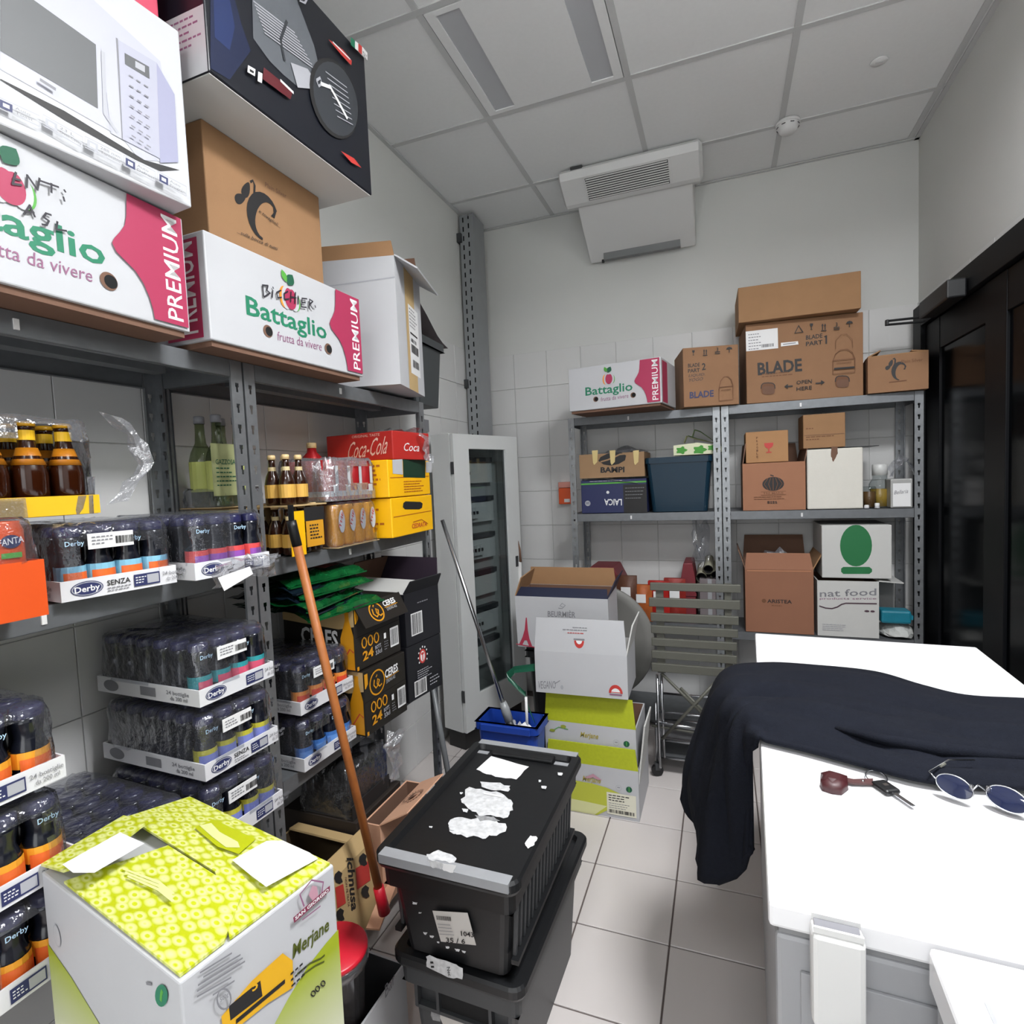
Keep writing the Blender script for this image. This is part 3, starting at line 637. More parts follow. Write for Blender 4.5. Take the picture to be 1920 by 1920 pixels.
def juice_pack(label, x, y, z, yaw, w=.222, d=.375, fruit='orange', seed=1, text='24', tag=True, word=None, opening=(.55, .42, .26, .34), group='shrink-wrapped juice trays'):
    t = empty('juice_bottle_pack', (x, y, z), yaw); setp(t, label, 'drink pack', group)
    bm = bmesh.new(); th = .003; hh = .036
    b_box(bm, 0, 0, 0, w, d, th); b_box(bm, 0, 0, th, w, th, hh); b_box(bm, 0, d-th, th, w, d, hh); b_box(bm, 0, th, th, th, d-th, hh); b_box(bm, w-th, th, th, w, d-th, hh)
    tr = bmobj('tray', bm, K_TRAY, t)
    bpy.context.view_layer.update()
    px_, py_ = (w-.008)/4, (d-.008)/6
    lm = label_mesh(fruit); rr = random.Random(seed)
    for j in range(6):
        for i in range(4):
            b = addm('bottle', JUICE, t, (.004+px_*(i+.5), .004+py_*(j+.5), th+.0005), rr.uniform(-.3, .3)); k_ = min(1, px_/.0548, py_/.0548); b.scale = (k_, k_, 1)
            addm('cap', CAPM, b)
            if j == 0:
                addm('bottle_label', lm[0], b)
                if j == 0: addm('fruit_label', lm[1], b, (0, 0, 0), -math.pi/2)
    F = faces(tr, w, d, hh); f = F['front']
    f.disc(.040, .018, .026, K_NAVY, 'printed_oval', .0135); f.disc(.040, .018, .0245, K_LGREY, 'printed_oval', .012); f.disc(.040, .018, .0225, K_NAVY, 'printed_oval', .0105)
    f.text('Derby', (.020, .0125), (.060, .0135), (.020, .0235), K_PAPER, px=False, bold=.02)
    if word: f.text(word, (.072, .017), (.112, .017), (.072, .027), K_BLACK, px=False); f.lines(.072, .011, .112, 2, .005, .002, K_GREYP, seed=seed)
    f.rect(.118, .006, .166, .029, K_NAVY, 'printed_block'); f.rect(.142, .009, .164, .026, K_LGREY, 'printed_block'); f.lines(.121, .022, .140, 3, .005, .002, K_PAPER, seed=seed)
    f.text(text+' bottiglie', (.171, .019), (.218, .019), (.171, .027), K_GREYP, px=False, bold=.005); f.text('da 200 ml', (.178, .008), (.212, .008), (.178, .016), K_GREYP, px=False, bold=.005)
    g = F['left']
    for dd in (d,):
        g.disc(.05, .018, .026, K_GREYP, 'printed_oval', .013); g.rect(.15, .008, .20, .028, K_GREYP, 'printed_block'); g.text('24 bottiglie', (d-.10, .019), (d-.03, .019), (d-.10, .028), K_GREYP, px=False); g.text('da 200 ml', (d-.088, .007), (d-.036, .007), (d-.088, .016), K_GREYP, px=False)
    film(t, w, d, .03, .136, seed, opening, puff=.004)
    if tag:
        m = boxo('paper_tag', (w*.22, -.008, .088, w*.60, -.0065, .116), K_PAPER, t); bpy.context.view_layer.update()
        q = Face(m, (w*.22, -.008, .088), (1, 0, 0), (0, 0, 1)); q.barcode(.045, .006, .078, .020, seed=seed); q.lines(.006, .02, .04, 3, .006, .0025, K_GREYP, seed=seed)
    # name on the caps of the front row
    for i in range(4):
        if (i+seed) % 2 == 0:
            e = empty('front_lettering', (.004+px_*(i+.5), .004+py_*.5-.0252, .1005), 0, t); bpy.context.view_layer.update()
            Face(e, (0, 0, 0), (1, 0, 0), (0, 0, 1)).text('Derby', (-.015, -.004), (.015, -.004), (-.015, .005), mat('print_pale_blue', '#a9c7dc', .5), px=False, bold=.01)
    return t
G1 = 'juice trays on the low shelf'
# the stack beside the middle posts
juice_pack('top tray of the three-high juice stack, pink and teal labels, barcode tag on film', -1.03, .832, .925, 88, w=.199, d=.335, fruit='teal', seed=2, group=G1, opening=(.70, .35, .22, .36))
juice_pack('middle tray of the three-high juice stack, yellow and lilac labels behind a round opening', -1.03, .832, .765, 88, w=.199, d=.335, fruit='yellow', seed=4, word='SENZA', group=G1, opening=(.60, .42, .26, .42))
juice_pack('bottom tray of the three-high juice stack, partly behind the lime carton', -1.028, .832, .605, 88, w=.199, d=.335, fruit='yellow', seed=6, group=G1, opening=(.35, .4, .2, .35))
# the stack at the picture edge
juice_pack('topmost juice tray of the stack at the left edge, yellow-orange fruit labels', -1.03, .350, .917, 88, fruit='orange', seed=8, group=G1, opening=(.62, .42, .22, .40), tag=False)
juice_pack('middle juice tray of the stack at the left edge, dark orange labels', -1.025, .352, .762, 88, fruit='orange', seed=11, group=G1, opening=(.62, .42, .24, .40), tag=False)
juice_pack('lowest juice tray of the stack at the left edge, behind the lime carton', -1.027, .352, .607, 88, fruit='orange', seed=12, group=G1, opening=(.6, .42, .24, .4), tag=False)
juice_pack('lone low juice tray set back between the two stacks, torn film on top', -1.06, .600, .605, 88, fruit='red', seed=14, group=G1, opening=(.5, .6, .28, .36), tag=False)
# unit two
juice_pack('upper of two juice trays beside the middle posts, ace fruit label at its end', -1.072, 1.165, .762, 88, w=.218, d=.30, fruit='ace', seed=16, group=G1, opening=(.72, .30, .24, .30))
juice_pack('lower of two juice trays beside the middle posts, black gap in its film', -1.072, 1.165, .605, 88, w=.218, d=.30, fruit='blue', seed=18, group=G1, opening=(.6, .42, .32, .40), tag=False)
# middle shelf of unit one
G2 = 'juice trays on the middle shelf'
juice_pack('juice tray with orange arancia labels on the middle shelf, next to orange cans', -1.078, .620, 1.193, 82, w=.20, d=.30, fruit='arancia', seed=20, word='SENZA', group=G2, opening=(.55, .30, .30, .34))
juice_pack('juice tray with crumpled film hanging off its end, against the middle posts', -1.020, .836, 1.193, 85, w=.187, d=.30, fruit='red', seed=22, group=G2, opening=(.66, .5, .25, .42), tag=False)
fw = crumple('crumpled_film', lambda u, v: Vector((at(400+115*u, 1062-22*u+42*v-10*math.sin(3*u), 0, -.965+.02*math.sin(5*v))[:])), 9, 4, K_FILMW, None, .006, 5)
setp(fw, 'crumpled clear film bunched over the end of the juice tray by the middle posts', 'film')
ft = bpy.data.objects.new('paper_tag', None); bpy.data.objects.remove(ft)
bm = bmesh.new(); q = [at(x, y, 0, -.95) for x, y in ((420, 1108), (408, 1083), (468, 1062), (474, 1076))]; v = [bm.verts.new(p) for p in q]+[bm.verts.new(p+Vector((.001, 0, 0))) for p in q]
bm.faces.new(v[:4]); bm.faces.new(v[4:][::-1]); [bm.faces.new((v[i], v[(i+1) % 4], v[4+(i+1) % 4], v[4+i])) for i in range(4)]
bmobj('paper_tag', bm, K_PAPER, fw)
# ---------------------------------------------------------------- amber beer pack on top of the juice trays, orange can tray
AMBER = bottle_mesh([(.024, 0), (.0275, .004), (.0278, .09), (.025, .115), (.015, .150), (.0125, .165), (.0125, .192), (.0138, .194), (.0138, .20)], K_AMB)
CAPB = bottle_mesh([(.0150, .1985), (.0150, .2045), (.0125, .2095)], K_CAPY); CAPB.name = 'cap'
NECK = band_mesh(.0205, .128, .150, K_YELT, 'neck_label'); COLL = band_mesh(.0132, .168, .19, K_YELT, 'neck_foil')
cone = bottle_mesh([(.0262, .112), (.0206, .130), (.0155, .151)], mat('orange_neck_label', '#a9680f', .4)); cone.name = 'neck_label'
bp = empty('beer_bottle_pack', (-1.135, .485, 1.343), 88); setp(bp, 'torn film pack of amber bottles with yellow caps, on top of juice trays', 'drink pack')
for j in range(3):
    for i in range(4):
        b = addm('bottle', AMBER, bp, (.030+.059*i, .030+.058*j, .003)); b.scale = (1, 1, .80); addm('cap', CAPB, b); addm('neck_label', cone, b); addm('neck_foil', COLL, b)
boxo('yellow_band', (.075, -.004, .001, .242, -.001, .036), K_YELT, bp); boxo('cardboard_pad', (0, 0, 0, .24, .18, .0025), K_KRAFT, bp)
film(bp, .246, .184, .0, .176, 31, (.62, .5, .36, .44), x0=-.003, y0=-.006, puff=.008, shoulder=.78, m=K_FILMG)
crumple('torn_film_edge', lambda u, v: (.25+.03*math.sin(3*u)+.03*math.sin(math.pi*u)+.02*v, -.01-.02*v, .02+.17*u), 9, 2, K_FILMW, bp, .007, 9)
def can_mesh(m, r=.0285, h=.115):
    return bottle_mesh([(r*.8, 0), (r*.98, .006), (r, .012), (r, h-.014), (r*.86, h-.003), (r*.87, h), (r*.8, h), (r*.78, h-.004)], m)
K_ORCAN = mat('orange_can', '#e0541a', .3, .2); K_ORCARD = mat('orange_card', '#c9480a', .5, 0, .02, 10)
OC = can_mesh(K_ORCAN); OC.name = 'can'
cp = empty('can_pack', (-1.005, .36, 1.193), 88); setp(cp, 'orange tray of orange soft drink cans at the left edge of the middle shelf', 'drink pack')
bm = bmesh.new(); W, D, H = .195, .27, .088
b_box(bm, 0, 0, 0, W, D, .003); b_box(bm, 0, 0, .003, W, .003, H); b_box(bm, 0, D-.003, .003, W, D, H); b_box(bm, 0, .003, .003, .003, D-.003, H); b_box(bm, W-.003, .003, .003, W, D-.003, H)
bmobj('tray', bm, K_ORCARD, cp)
for j in range(4):
    for i in range(3): addm('can', OC, cp, (.034+.062*i, .036+.064*j, .035))
for i in range(3):
    e = empty('front_lettering', (.034+.062*i, .036-.0292, .035), 0, cp); bpy.context.view_layer.update(); q = Face(e, (0, 0, 0), (1, 0, 0), (0, 0, 1))
    q.disc(0, .085, .013, K_NAVY, 'printed_mark', .010); q.text('FANTA', (-.016, .079), (.016, .083), (-.016, .089), K_PAPER, px=False); q.rect(-.014, .060, .012, .068, K_LEAF, 'printed_leaf')
film(cp, .196, .27, .08, .155, 41, None, puff=.003)
# lemon soda pack at the back
GB = bottle_mesh([(.024, 0), (.031, .004), (.031, .125), (.026, .145), (.014, .17), (.012, .195), (.012, .225)], clear('green_glass', '#c9d3b8', .05, .03, 0, 3))
lp = empty('soda_bottle_pack', (-1.215, 1.085, 1.333), 90); setp(lp, 'pack of lemon soda bottles with pale green labels behind the middle posts', 'drink pack')
lab = band_mesh(.0315, .04, .12, mat('lemon_label', '#b9c06a', .5), 'bottle_label'); cpm = bottle_mesh([(.0135, .222), (.0135, .24), (.012, .242)], K_GREYP); cpm.name = 'cap'
for j in range(2):
    for i in range(2): b = addm('bottle', GB, lp, (.036+.068*i, .036+.06*j, .002)); addm('cap', cpm, b); addm('bottle_label', lab, b)
sg = boxo('paper_label', (-.018, -.002, .03, .067, .0, .165), mat('pale_green_paper', '#a3a878', .6), lp); bpy.context.view_layer.update()
q = Face(sg, (-.018, -.002, .03), (1, 0, 0), (0, 0, 1)); q.text('GAZZOSA', (.010, .082), (.072, .082), (.010, .095), K_DGREEN, px=False); q.lines(.01, .07, .075, 5, .011, .003, K_DGREEN)
carton('small_kraft_carton', 'small kraft carton behind the small bottles, carrying the lemon soda pack', 'carton', -1.22, 1.115, 1.193, 90, .155, .14, .137, K_KRAFT); boxo('cardboard_pad', (-.002, -.002, -.002, .15, .145, .0), K_KRAFT, lp); film(lp, .15, .14, 0, .05, 43, None)

# ---------------------------------------------------------------- middle shelf of unit two: cans, small bottles, yellow cartons, red can carton
K_RCAN = mat('red_can', '#a51d22', .3, .3); K_YCAN = mat('yellow_can', '#c98a1e', .3, .35); K_RCARD = mat('red_card', '#a8241f', .5, 0, .04, 10)
YC = can_mesh(K_YCAN, .0265, .125); RC = can_mesh(K_RCAN, .030, .12); YC.name = RC.name = 'can'
SB = bottle_mesh([(.018, 0), (.0215, .004), (.0215, .06), (.017, .078), (.0095, .095), (.0085, .112), (.0085, .128)], mat('small_brown_bottle', '#2a140b', .12)); SC = bottle_mesh([(.0105, .124), (.0105, .134), (.008, .137)], mat('cream_cap', '#d3b684', .4)); SC.name = 'cap'
SL = band_mesh(.0219, .02, .056, mat('cream_label', '#cfa24a', .5), 'bottle_label'); SN = band_mesh(.0101, .086, .104, mat('cream_neck', '#cbb88a', .5), 'neck_label')
sp = empty('small_bottle_pack', (-1.075, 1.175, 1.193), 90); setp(sp, 'pack of small brown bottles with yellow paper, just right of the middle posts', 'drink pack')
for k, z in ((0, 0), (1, .135)):
    for j in range(3):
        for i in range(3 if k == 0 else 2):
            if k == 1 and j == 2: continue
            b = addm('bottle', SB, sp, (.028+.048*i, .028+.048*j, .002+z)); addm('cap', SC, b); addm('bottle_label', SL, b); addm('neck_label', SN, b)
boxo('cardboard_pad', (.0, .0, .1325, .15, .15, .1365), K_KRAFT, sp); boxo('paper_sleeve', (-.004, -.004, .0, .05, -.002, .12), K_YEL, sp); boxo('paper_sleeve', (.055, -.005, .018, .125, -.003, .092), mat('amber_paper', '#c98f22', .5), sp)
boxo('black_header', (.05, -.0055, .09, .13, -.0035, .128), K_BLACK, sp)
q = Face(sp, (.055, -.0055, .02), (1, 0, 0), (0, 0, 1)); q.lines(.012, .055, .06, 5, .009, .004, K_BLACK, seed=4)
yp = empty('can_pack', (-1.06, 1.345, 1.193), 92); setp(yp, 'film-wrapped pack of yellow tea cans on the middle shelf, red letters on cans', 'drink pack', 'can packs')
for j in range(4):
    for i in range(4): addm('can', YC, yp, (.030+.0555*i, .030+.056*j, .002))
for i in range(4):
    e = empty('front_lettering', (.030+.0555*i, .030-.0272, .002), 0, yp); bpy.context.view_layer.update(); q = Face(e, (0, 0, 0), (1, 0, 0), (0, 0, 1))
    q.disc(0, .075, .015, K_WHITE, 'printed_oval', .034); q.text('THE', (-.008, .054), (.010, .10), (-.017, .060), K_RED, px=False, bold=.02)
film(yp, .228, .232, 0, .134, 51, (.84, .55, .13, .28), x0=-.001, y0=-.002, puff=.004)
boxo('cardboard_pad', (.0, .0, -.001, .226, .228, .001), K_KRAFT, yp)
rp = empty('can_pack', (-1.065, 1.33, 1.331), 92); setp(rp, 'torn film pack of red and white cans stacked on the yellow cans', 'drink pack', 'can packs')
for j in range(3):
    for i in range(4): c_ = addm('can', RC, rp, (.032+.0605*i, .032+.0605*j, .002)); addm('can_band', band_mesh(.0304, .012, .028, K_WHITE, 'can_band'), c_)
for i in range(4):
    e = empty('front_lettering', (.032+.0605*i, .032-.0308, .03), 0, rp); bpy.context.view_layer.update(); q = Face(e, (0, 0, 0), (1, 0, 0), (0, 0, 1)); q.rect(-.012, -.005, .012, .018, K_WHITE, 'printed_patch'); q.rect(-.001, .02, .014, .075, K_WHITE, 'printed_patch')
film(rp, .248, .19, 0, .13, 52, (.80, .55, .16, .34), x0=-.002, y0=-.002, puff=.009, m=K_FILMW)
def yellow(label, x, y, z, yaw, w, d, h, seed):
    o, F = carton('yellow_carton', label, 'carton', x, y, z, yaw, w, d, h, K_YEL, 'yellow cartons'); f = F['front']
    f.line([(.01, h*.52), (w-.01, h*.54)], .003, mat('print_rust', '#a85a10'), 'seam', px=False)
    g = F['left']; g.lines(d-.12, h*.82, d-.03, 6, h*.12, .007, mat('print_rust', '#a85a10'), seed=seed); return o, F
o, F = yellow('lower yellow carton with black handle slot, on the middle shelf', -1.035, 1.60, 1.193, 93, .31, .29, .134, 1); f = F['front']
f.poly([(756, 943), (760, 940), (788, 941), (792, 944), (791, 952), (786, 955), (759, 955), (755, 951)], K_DARK, 'handle_slot'); f.text('CEDRATA', (772, 991), (800, 986), (772, 982), K_RED); f.line([(774, 979), (790, 974), (802, 982)], .003, mat('print_rust', '#a85a10'), 'printed_line')
o, F = yellow('upper yellow carton with dark square and white labels on its end', -1.035, 1.592, 1.330, 93, .31, .29, .126, 2); f = F['front']
f.poly([(755, 861), (797, 863), (797, 896), (756, 895)], mat('print_dark_square', '#123323', .5), 'dark_panel'); f.poly([(735, 862), (754, 861), (755, 890), (736, 888)], K_WHITE, 'paper_label'); f.poly([(798, 866), (809, 866), (809, 886), (798, 886)], K_WHITE, 'paper_label'); f.lines(.1, .05, .27, 5, .009, .003, mat('print_rust', '#a85a10'), seed=7)
o, F = carton('red_can_carton', 'red soft drink carton with white script, topmost above the yellow cartons', 'carton', -1.045, 1.645, 1.4585, 84, .215, .30, .098, K_RCARD); g = F['left']
g.text('Coca-Cola', (652, 862), (725, 850), (655, 828), mat('print_pale_red', '#d8b3a5', .5), shear=.35, bold=0); g.text('ORIGINAL TASTE', (660, 822), (712, 817), (660, 817), mat('print_pale_red', '#d8b3a5', .5), bold=0)
F['front'].text('Coca', (.06, .03), (.15, .03), (.06, .06), K_PAPER, px=False, shear=.35, bold=0)
crumple('loose_film', lambda u, v: (.12+.06*u+.03*v, -.02-.012*math.sin(6*u), .09-.10*u+.01*v), 7, 3, K_FILMW, o, .009, 3); crumple('loose_film', lambda u, v: (.02+.19*u, .02+.2*v, .10+.03*math.sin(9*u*v+u)*u), 7, 4, K_FILMW, o, .006, 4)
rb = empty('red_bottle', (-1.28, 1.52, 1.331), 0); setp(rb, 'red bottle with cream cap standing at the back behind the red carton', 'bottle')
lathe('bottle_body', [(.03, 0), (.036, .005), (.036, .12), (.03, .145), (.016, .16), (.014, .175)], K_RCAN, rb); lathe('cap', [(.016, .174), (.016, .19), (.014, .192)], mat('cream_cap', '#d3b684'), rb)
bx, _ = carton('backing_carton', 'plain brown carton at the back of the shelf behind the cans', 'carton', -1.30, 1.34, 1.193, 90, .25, .09, .137, K_CARDD)

# ---------------------------------------------------------------- black and gold beer cartons, black cartons, bags on the low shelf of unit two
K_CER = mat('black_gold_card', '#1b1713', .5, 0, .1, 30); K_GOLD = mat('print_gold', '#c98a12', .45); K_BLK2 = mat('black_card', '#14151b', .5, 0, .1, 20)
def ceres(label, x, y, z, yaw, w, d, h, top):
    o, F = carton('beer_carton', label, 'carton', x, y, z, yaw, w, d, h, K_CER, 'black and gold beer cartons'); f = F['front']
    f.line([(.002, h*.52), (w-.002, h*.54)], .0015, K_DARK, 'seam', px=False)
    cx, cy = .30*w, .74*h
    if not top:
        f.line([(cx+.036*math.cos(a*.2618), cy+.038*math.sin(a*.2618)) for a in range(24)], .005, K_GOLD, 'printed_ring', px=False, closed=True)
        f.line([(cx-.014, cy+.012), (cx-.018, cy-.004), (cx-.008, cy-.016), (cx+.002, cy-.010), (cx+.010, cy+.004), (cx+.002, cy+.010), (cx-.002, cy-.004), (cx+.010, cy-.016), (cx+.022, cy-.012)], .005, K_GOLD, 'printed_sign', px=False); f.line([(cx-.006, cy+.018), (cx, cy+.024)], .004, K_GOLD, 'printed_sign', px=False)
        f.text('CERES', (.48*w, .73*h), (.80*w, .75*h), (.48*w, .86*h), K_PAPER, px=False, bold=.03); f.text('STRONG ALE', (.50*w, .64*h), (.72*w, .66*h), (.50*w, .70*h), K_LGREY, px=False); f.line([(.49*w, .715*h), (.82*w, .735*h)], .002, K_GOLD, 'printed_line', px=False)
    for i in range(3): f.line([((.18+.13*i)*w+.011*math.cos(a*.7854), .40*h+.016*math.sin(a*.7854)) for a in range(8)], .005, K_GOLD, 'printed_symbol', px=False, closed=True)
    f.text('24', (.13*w, .13*h), (.36*w, .15*h), (.13*w, .27*h), K_GOLD, px=False, bold=.03); f.text('BOTT.', (.40*w, .22*h), (.54*w, .23*h), (.40*w, .28*h), K_LGREY, px=False, bold=.02); f.text('33cl', (.40*w, .13*h), (.54*w, .14*h), (.40*w, .20*h), K_LGREY, px=False, bold=.02)
    f.rect(.60*w, .33*h, .65*w, .42*h, K_PAPER, 'printed_block'); f.lines(.60*w, .27*h, .70*w, 4, .04*h, .003, K_GREYP, seed=int(z*99)); f.rect(.74*w, .14*h, .94*w, .46*h, K_PAPER, 'paper_label'); f.barcode(.755*w, .17*h, .925*w, .43*h, seed=int(z*77))
    f.poly([(0, .02*h), (.04*w, .02*h), (.04*w, .08*h), (0, .08*h)], K_GOLD, 'printed_edge', px=False); f.poly([(0, .96*h), (.07*w, .96*h), (.07*w, .80*h), (.02*w, .74*h), (0, .74*h)], K_GOLD, 'printed_edge', px=False)
    g = F['left']
    g.poly([(0, .02*h), (0, .98*h), (d, .98*h), (d, .80*h), (d-.12, .78*h), (d-.20, .72*h), (d-.21, .02*h)] if False else [(0, .72*h), (d-.06, .64*h), (d, .70*h), (d, .99*h), (0, .99*h)], K_KRAFT, 'printed_band', px=False)
    g.text('CERES', (d-.215, .38*h), (d-.065, .36*h), (d-.215, .64*h), K_PAPER, px=False, bold=.03)
    g.poly([(d-.055, .03*h), (d-.004, .03*h), (d-.004, .55*h), (d-.018, .80*h), (d-.018, .93*h), (d-.034, .93*h), (d-.034, .78*h), (d-.055, .5*h)], K_GOLD, 'printed_bottle', px=False)
    g.line([(d-.05, .15*h), (d-.02, .35*h), (d-.006, .30*h)], .004, K_RED, 'printed_curve', px=False)
    return o, F
ceres('lower black and gold beer carton with a round gold emblem, on the low shelf', -1.034, 1.392, .603, 86, .215, .29, .204, False)
o, F = ceres('upper black and gold beer carton with its printed flap hanging open', -1.045, 1.378, .81, 86, .225, .29, .20, True)
f1, f2 = flap(o, .225, .29, .20, 'front', .075, 150, K_CER, taper=.004)
L = .075; W_ = .225
q = f2   # the printed side shows as the flap hangs outwards
def up(u, v): return (W_-u, L-v)     # upright as it hangs
q.line([up(.08+.030*math.cos(a*.2618), .037+.030*math.sin(a*.2618)) for a in range(24)], .005, K_GOLD, 'printed_ring', px=False, closed=True)
q.line([up(*p) for p in ((.066, .049), (.062, .033), (.072, .021), (.082, .027), (.090, .041), (.082, .047), (.078, .033), (.090, .021), (.102, .025))], .005, K_GOLD, 'printed_sign', px=False); q.line([up(.074, .055), up(.080, .061)], .004, K_GOLD, 'printed_sign', px=False)
q.text('CERES', up(.122, .044), up(.185, .046), up(.122, .062), K_PAPER, px=False, bold=.03); q.text('STRONG ALE', up(.128, .028), up(.180, .030), up(.128, .038), K_LGREY, px=False); q.line([up(.122, .040), up(.19, .042)], .002, K_GOLD, 'printed_line', px=False)
# bags
K_BAG = mat('green_foil_bag', '#105a2c', .22, .3, .8, 22, .9, 45, .6); K_BAG2 = mat('dark_blue_foil_bag', '#14202c', .22, .3, .6, 18, .9, 40, .6)
for k in range(7):
    m = K_BAG if k % 2 == 0 else K_BAG2; rr = random.Random(60+k); z = 1.026+.0155*k; hue = ['lowest', 'second lowest', 'third lowest', 'middle', 'third from top', 'second from top', 'topmost'][k]
    W2, D2 = .29, .24; vs, fs = [], []; n = 12
    e = empty('snack_bag', (-1.045+rr.uniform(-.03, .015)-.008*k, 1.205+rr.uniform(-.015, .02), z), 88+rr.uniform(-11, 11))
    setp(e, '%s flat %s snack bag piled on the beer carton' % (hue, 'green' if k % 2 == 0 else 'dark blue'), 'snack bag', 'flat snack bags on the beer carton')
    for s_ in (1, -1):
        for i in range(n+1):
            for j in range(n+1):
                u, v = i/n, j/n; bulge = .0055*(max(0, math.sin(math.pi*u))*max(0, math.sin(math.pi*v)))**.5
                vs.append((u*W2, v*D2, s_*bulge+rr.uniform(-.0035, .0035)+.0035*math.sin(9*u+k*2.1)*math.cos(11*v+k)+.002*math.sin(21*u-13*v+k)+(-.02*(1-v*4)**2 if v < .25 else 0)))
    N = (n+1)**2
    for i in range(n):
        for j in range(n): a = i*(n+1)+j; fs.append((a, a+n+1, a+n+2, a+1)); fs.append((N+a, N+a+1, N+a+n+2, N+a+n+1))
    b = meshobj('bag_body', vs, fs, m, e)
    bpy.context.view_layer.update(); q = Face(e, (0, 0, .011), (1, 0, 0), (0, 1, 0)); q.poly([(.16, .03), (.24, .05), (.22, .12), (.15, .10)], K_RED if k % 3 == 0 else K_PAPER, 'printed_patch', px=False)
    boxo('seal_strip', (.0, -.004, -.022, .30, .010, -.018), m, e)
# black cartons
tn, F = carton('black_carton', 'lower black carton with white and red round emblem and barcode, at the shelf end', 'carton', -1.04, 1.652, .603, 82.5, .20, .29, .20, K_BLK2, 'black beer cartons'); f = F['front']
f.disc(.088, .145, .020, K_RED, 'printed_emblem', .026); f.disc(.088, .145, .013, K_PAPER, 'printed_emblem', .019); f.text('T', (.080, .130), (.096, .130), (.080, .158), K_RED, px=False, bold=.06)
for k in range(9):
    a = math.radians(-30+30*k) if k < 9 else 0; f.line([(.088+.024*math.cos(a), .145+.031*math.sin(a)), (.088+.030*math.cos(a), .145+.038*math.sin(a))], .006, K_PAPER, 'printed_letter', px=False)
f.rect(.03, .012, .10, .068, K_PAPER, 'paper_label'); f.barcode(.034, .016, .096, .064, seed=12); f.lines(.05, .098, .14, 5, .008, .003, K_LGREY, seed=3); f.lines(.12, .05, .18, 3, .012, .004, K_LGREY, seed=5)
tn, F, fl3 = open_carton('black_carton', 'upper black carton with open flaps and a barcode, at the shelf end', 'carton', -1.038, 1.652, .805, 82.5, .20, .29, .185, K_BLK2, K_CARDD,
    flaps=(('back', .12, -30, K_CARDD), ('right', .10, 10, mat('plum_card', '#2a1f2c', .6)), ('left', .10, -70, K_WHITEM), ('front', .05, 30, K_BLK2)), group='black beer cartons'); f = F['front']
f.rect(.030, .03, .095, .11, K_PAPER, 'paper_label'); f.barcode(.034, .034, .091, .106, seed=13); f.lines(.07, .14, .15, 1, .01, .004, K_GREYP, seed=3)
# ---------------------------------------------------------------- under the low shelf of unit two
ic, F, fl3 = open_carton('beer_carton', 'beige beer carton standing open on the bottom shelf, black and red print', 'carton', -1.0, 1.135, .083, 89, .205, .28, .235, K_KRAFT, mat('dark_kraft', '#4a3b26', .8), flaps=(('front', .05, -20, K_KRAFT), ('right', .05, -75, K_KRAFT)))
f = F['front']
f.text('ichnusa', (650, 1608), (659, 1708), (663, 1608), K_BLACK, bold=.03); f.text('NON FILTRATA', (646, 1645), (652, 1700), (650, 1645), K_CARDD, bold=.01)
for pts in ([(628, 1664), (643, 1657), (648, 1693), (632, 1703)], [(666, 1628), (690, 1614), (694, 1650), (669, 1668)]): f.poly(pts, K_RED, 'printed_square')
for cx, cy in ((634, 1645), (680, 1612), (637, 1715), (684, 1672)):
    f.poly([(cx-7, cy-6), (cx, cy-13), (cx+7, cy-8), (cx+5, cy), (cx+8, cy+8), (cx+2, cy+12), (cx-5, cy+9), (cx-8, cy+2)], K_BLACK, 'printed_head')
fl3[0][1].text('SARDEGNA', (.03, .012), (.16, .012), (.03, .035), K_BLACK, px=False) if fl3[0] else None
dk, F = carton('dark_carton', 'dark carton on the bottom shelf under the film-wrapped bottles', 'carton', -1.06, 1.352, .085, 90, .25, .28, .265, mat('dark_brown_card', '#231b16', .7, 0, .1, 12))
DKB = bottle_mesh([(.026, 0), (.030, .004), (.030, .08), (.024, .10), (.013, .125), (.012, .145)], mat('black_glass', '#0d0b0a', .1)); DKC = bottle_mesh([(.0135, .142), (.0135, .152), (.011, .154)], K_BLACK); DKC.name = 'cap'
dp = empty('bottle_pack', (-1.075, 1.355, .352), 90); setp(dp, 'film-wrapped pack of dark bottles under the low shelf, behind the broom', 'drink pack')
for j in range(3):
    for i in range(3): b = addm('bottle', DKB, dp, (.038+.064*i, .036+.064*j, .004)); addm('cap', DKC, b)
boxo('tray', (0, 0, 0, .20, .2, .003), K_BLACK, dp); boxo('tray_edge', (0, -.002, .0, .20, .001, .045), K_BLACK, dp); film(dp, .205, .2, .0, .16, 71, None, puff=.010)
crumple('torn_film', lambda u, v: (.19+.05*v+.02*math.sin(7*u), -.01-.03*u*v, .02+.17*u), 8, 3, K_FILMW, dp, .008, 7)
pc, F, fp = open_carton('peach_carton', 'open carton with a peach flap bearing a round printed emblem, by the black crate', 'carton', -.985, 1.365, .085, 90, .01+.24, .06, .262, K_PEACH, K_CARDD, flaps=())
ff = flap(pc, .25, .06, .262, 'front', .105, 62, K_PEACH)[1]
fo = flap  # emblem is on the upper side of the flap
def emblem(f, u, v, r):
    f.line([(u+r*math.cos(a*.2618), v+r*math.sin(a*.2618)) for a in range(24)], .0025, K_CARDD, 'printed_ring', px=False, closed=True)
    for k in range(20): a = math.radians(18*k); f.line([(u+r*1.12*math.cos(a), v+r*1.12*math.sin(a)), (u+r*1.42*math.cos(a), v+r*1.42*math.sin(a))], .005, K_CARDD, 'printed_letter', px=False)
    for dx in (-.3, .3): f.disc(u+r*dx, v, r*.38, K_CARDD, 'printed_head', r*.55, 12)
    f.disc(u, v+r*.45, r*.4, K_PEACH, 'printed_hat', r*.2, 12)
emblem(ff, .125, .052, .026)
